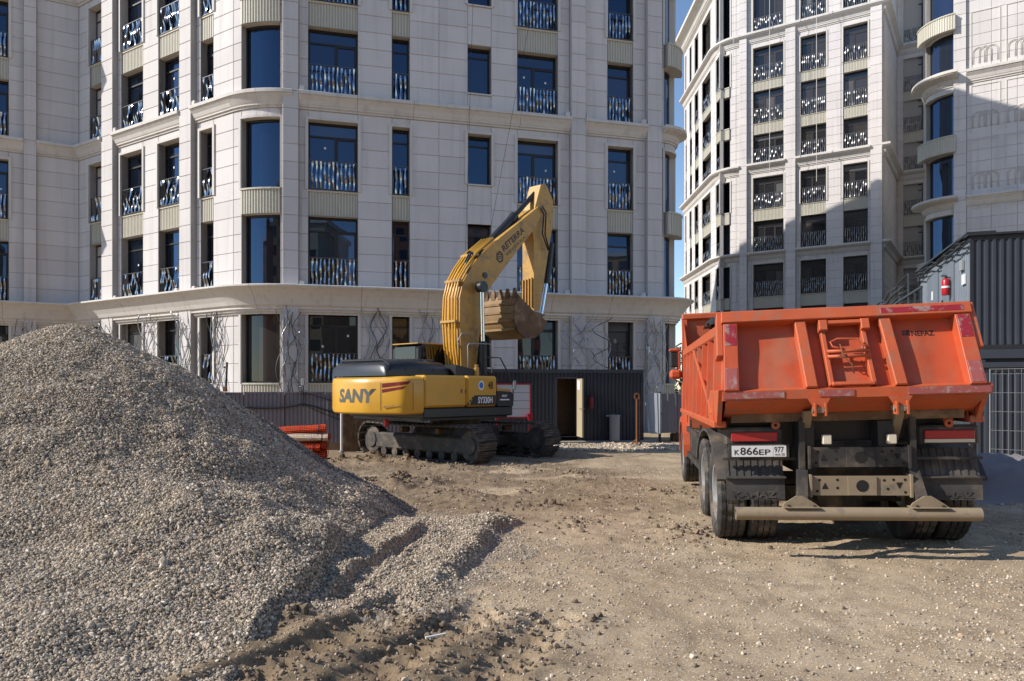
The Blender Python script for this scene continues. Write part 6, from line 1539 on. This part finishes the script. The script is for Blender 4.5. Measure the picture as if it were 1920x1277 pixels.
for w_ in (.08, 1.02):
    a, b = Vector(fsd.at(-.9, vl, w_)), Vector(fsd.at(-.9-.26*NS, vl-(vl-ZG)*NS/(NS+1), w_))
    mb = MB(); mb.tube([a-Vector((0,0,.08)), b-Vector((0,0,.08))], .05, 4); build_w(mb, 'stringer', 'black_metal', W, wb)
    for h_ in (.55, 1.05):
        mb = MB(); mb.tube([a+Vector((0,0,h_)), b+Vector((0,0,h_))], .025, 6); build_w(mb, 'handrail', 'charcoal_stack', W, wb)
    for k in range(4):
        q_ = a+(b-a)*k/3; mb = MB(); mb.tube([q_-Vector((0,0,.05)), q_+Vector((0,0,1.05))], .022, 6); build_w(mb, 'post', 'charcoal_stack', W, wb)
# sloping wind sheeting over the stairs
a, b = Vector(fsd.at(.0, H2, .3)), Vector(fsd.at(-4.4, 4.62, .6))
for k in range(5):
    q_ = a+(b-a)*k/4; mb = MB(); mb.tube([Vector((q_.x, q_.y, vl-.3)), q_], .03, 6); build_w(mb, 'canopy_post', 'charcoal_stack', W, wb)
for k in range(3):
    mb = MB(); q0, q1 = a+Vector((0,0,-.22*k)), b+Vector((0,0,-.18*k)); mb.tube([q0+(q1-q0)*i/9+Vector((.03*math.sin(i*2.1+k),0,.05*math.sin(i*1.7+k*2))) for i in range(10)], .035, 6); build_w(mb, 'roof_bar', 'black_metal', W, wb, smooth=True)
q_ = Vector(fsd.at(fsd.u(1785), vAt(553, 18.9), .14)); z_ = q_.y; extinguisher('', 'large red fire extinguisher on the railing of the upper container', (q_.x, q_.y, vAt(552, z_)-.02), .50, .10)
q_ = Vector(fsd.at(-.4, 0, .8)); extinguisher('', 'small red fire extinguisher standing on the stair landing', (q_.x, q_.y, vl+.001), .42, .085)
# ---- temporary mesh fence in front of the containers
fm_ = Fr(ppt(1856, 15.6), ppt(1990, 14.8)); b_ = (fm_.P.x, fm_.P.y, 0); Q = thing('mesh_fence', 'light wire mesh fence panel in front of the dark containers', 'fence', b_)
g0 = gz(fm_.P.x, fm_.P.y); t_ = vAt(692, 15.5)
mb = MB(); mb.tube([fm_.at(0, g0-.03, 0), fm_.at(0, t_, 0), fm_.at(fm_.L, t_, 0), fm_.at(fm_.L, g0-.03, 0)], .013, 8); build_w(mb, 'frame', 'grey_paint', Q, b_, smooth=True, ang=40)
n = int(fm_.L/.105)
for i in range(1, n):
    u = fm_.L*i/n; mb = MB(); mb.tube([fm_.at(u, g0+.08, .004), fm_.at(u, t_, .004)], .0032, 5); build_w(mb, 'wire', 'grey_paint', Q, b_)
for v in np.linspace(g0+.1, t_-.1, 6): mb = MB(); mb.tube([fm_.at(0, v, -.004), fm_.at(fm_.L, v, -.004)], .0032, 5); build_w(mb, 'wire', 'grey_paint', Q, b_)
# ---- tarp and rubble behind the truck
c = ppt(1925, 11.0); NT_ = 46; vs = []; g0 = gz(c.x, c.y)
for j in range(NT_):
    for i in range(NT_):
        a, b = (i/(NT_-1)-.5)*2, (j/(NT_-1)-.5)*2; r_ = max(0, 1-(a*a*.9+b*b*.9)); x = c.x+a*1.45; y = c.y+b*1.25
        h = .34*sstep(0, .75, r_)*(1+.35*vnoise(x*1.3, y*1.3, 5))+.12*sstep(0, .3, r_)*(1-abs(vnoise(x*2.4+y*.8, y*2.6-x*.5, 6)))**3+.05*(1-abs(vnoise(x*5+y*3, y*4-x*4, 7)))**2*sstep(0, .2, r_)
        vs.append((x, y, g0+.012+float(h)))
mb = MB(); mb.add(vs, [(j*NT_+i, j*NT_+i+1, (j+1)*NT_+i+1, (j+1)*NT_+i) for j in range(NT_-1) for i in range(NT_-1)]); o = mb.build('tarpaulin', MAT['tarp'], smooth=True); tag(o, 'crumpled grey tarpaulin spread on the ground right of the truck', 'tarpaulin')
c = ppt(1862, 13.3); g0 = gz(c.x, c.y)
rr = random.Random(3)
labs = ['flat dark slab on the rubble right of the truck', 'tilted dark box on the rubble right of the truck', 'pale tilted board on the rubble at the right edge', 'dark beam lying behind the tarpaulin']
for k, (dx, dy, sx, sy, sz, az, tz, m_) in enumerate([(.35, .0, .9, .5, .22, .2, 0, 'dusty_black'), (.75, .25, .5, .4, .34, -.4, .05, 'black_metal'), (.80, -.15, .55, .3, .05, .3, .30, 'dusty_tan'), (1.2, .1, 1.2, .3, .3, .1, 0, 'dusty_black')]):
    mb = MB(); mb.box(-sx/2, sx/2, -sy/2, sy/2, 0, sz, .03); mb.box(-sx/2+.05, sx/2-.05, -sy/2+.05, sy/2-.05, sz+.001, sz+.03, .01); o = mb.build('rubble_block', MAT[m_], None, loc=(c.x+dx, c.y+dy, g0+tz-.03), rot=(rr.uniform(-.1,.1), rr.uniform(-.2,.2) if tz == 0 else -.35, az)); tag(o, labs[k], 'rubble')
sh = thing('shovel', 'orange bladed shovel lying on the rubble right of the truck', 'shovel', (c.x, c.y, g0+.30), (0, R(-6), R(-12)))
mb = MB(); N5 = 6; vs = []
for j in range(N5+1):
    for i in range(N5+1): a = i/N5; b = j/N5-.5; vs.append((-.40+.42*a, b*.26*(1-.25*(1-a)**2), .05*(4*b*b)+.03*a))
mb.add(vs, [(j*(N5+1)+i, j*(N5+1)+i+1, (j+1)*(N5+1)+i+1, (j+1)*(N5+1)+i) for j in range(N5) for i in range(N5)]); mb.build('blade', MAT['orange_net'], sh, smooth=True)
mb = MB(); mb.tube([(-.02, 0, .03), (.4, 0, .06), (1.1, 0, -.02)], .018, 8); mb.build('shaft', MAT['wood'], sh, smooth=True)
# ---- slender tree in the gap between the buildings
p = ppt(1276, 38); TR_ = thing('young_tree', 'small leafy tree in the gap between the buildings beside the mirror', 'tree', (p.x, p.y, -.2))
mb = MB(); mb.tube([(0,0,0), (.05,0,1.5), (-.03,0.05,3.2)], [.07, .05, .02], 7)
for k in range(7): a = k*2.4; mb.tube([(0,0,1.2+k*.25), (.5*math.cos(a), .5*math.sin(a), 1.8+k*.28)], [.025, .008], 5)
mb.build('trunk', MAT['bark'], TR_, smooth=True)
mb = MB(); rr = random.Random(11)
for k in range(900):
    z = rr.uniform(.9, 3.9); rad = .85*math.sqrt(max(.05, 1-((z-2.3)/1.75)**2))*rr.uniform(.3, 1); a = rr.uniform(0, 6.28); c = Vector((rad*math.cos(a), rad*math.sin(a), z)); u = Vector((rr.gauss(0,1), rr.gauss(0,1), rr.gauss(0,1))).normalized(); v_ = u.cross(Vector((rr.gauss(0,1), rr.gauss(0,1), rr.gauss(0,1)))).normalized(); s_ = rr.uniform(.05, .10)
    mb.add([c-u*s_, c+v_*s_*.45, c+u*s_, c-v_*s_*.45], [(0,1,2,3)])
mb.build('crown', MAT['foliage'], TR_)
# a flat stick and clods on the soil
p = plan(817, 1192); mb = MB(); mb.add([(-.07,-.006,0),(.07,-.008,.004),(.07,.006,.004),(-.07,.008,0),(-.07,-.006,.012),(.07,-.008,.016),(.07,.006,.016),(-.07,.008,.012)], [(3,2,1,0),(4,5,6,7),(0,1,5,4),(1,2,6,5),(2,3,7,6),(3,0,4,7)]); o = mb.build('wood_splinter', MAT['white'], None, loc=(p[0], p[1], gz(*p)+.012), rot=(0,0,.5)); tag(o, 'pale wood splinter lying on the churned soil in the foreground', 'splinter')
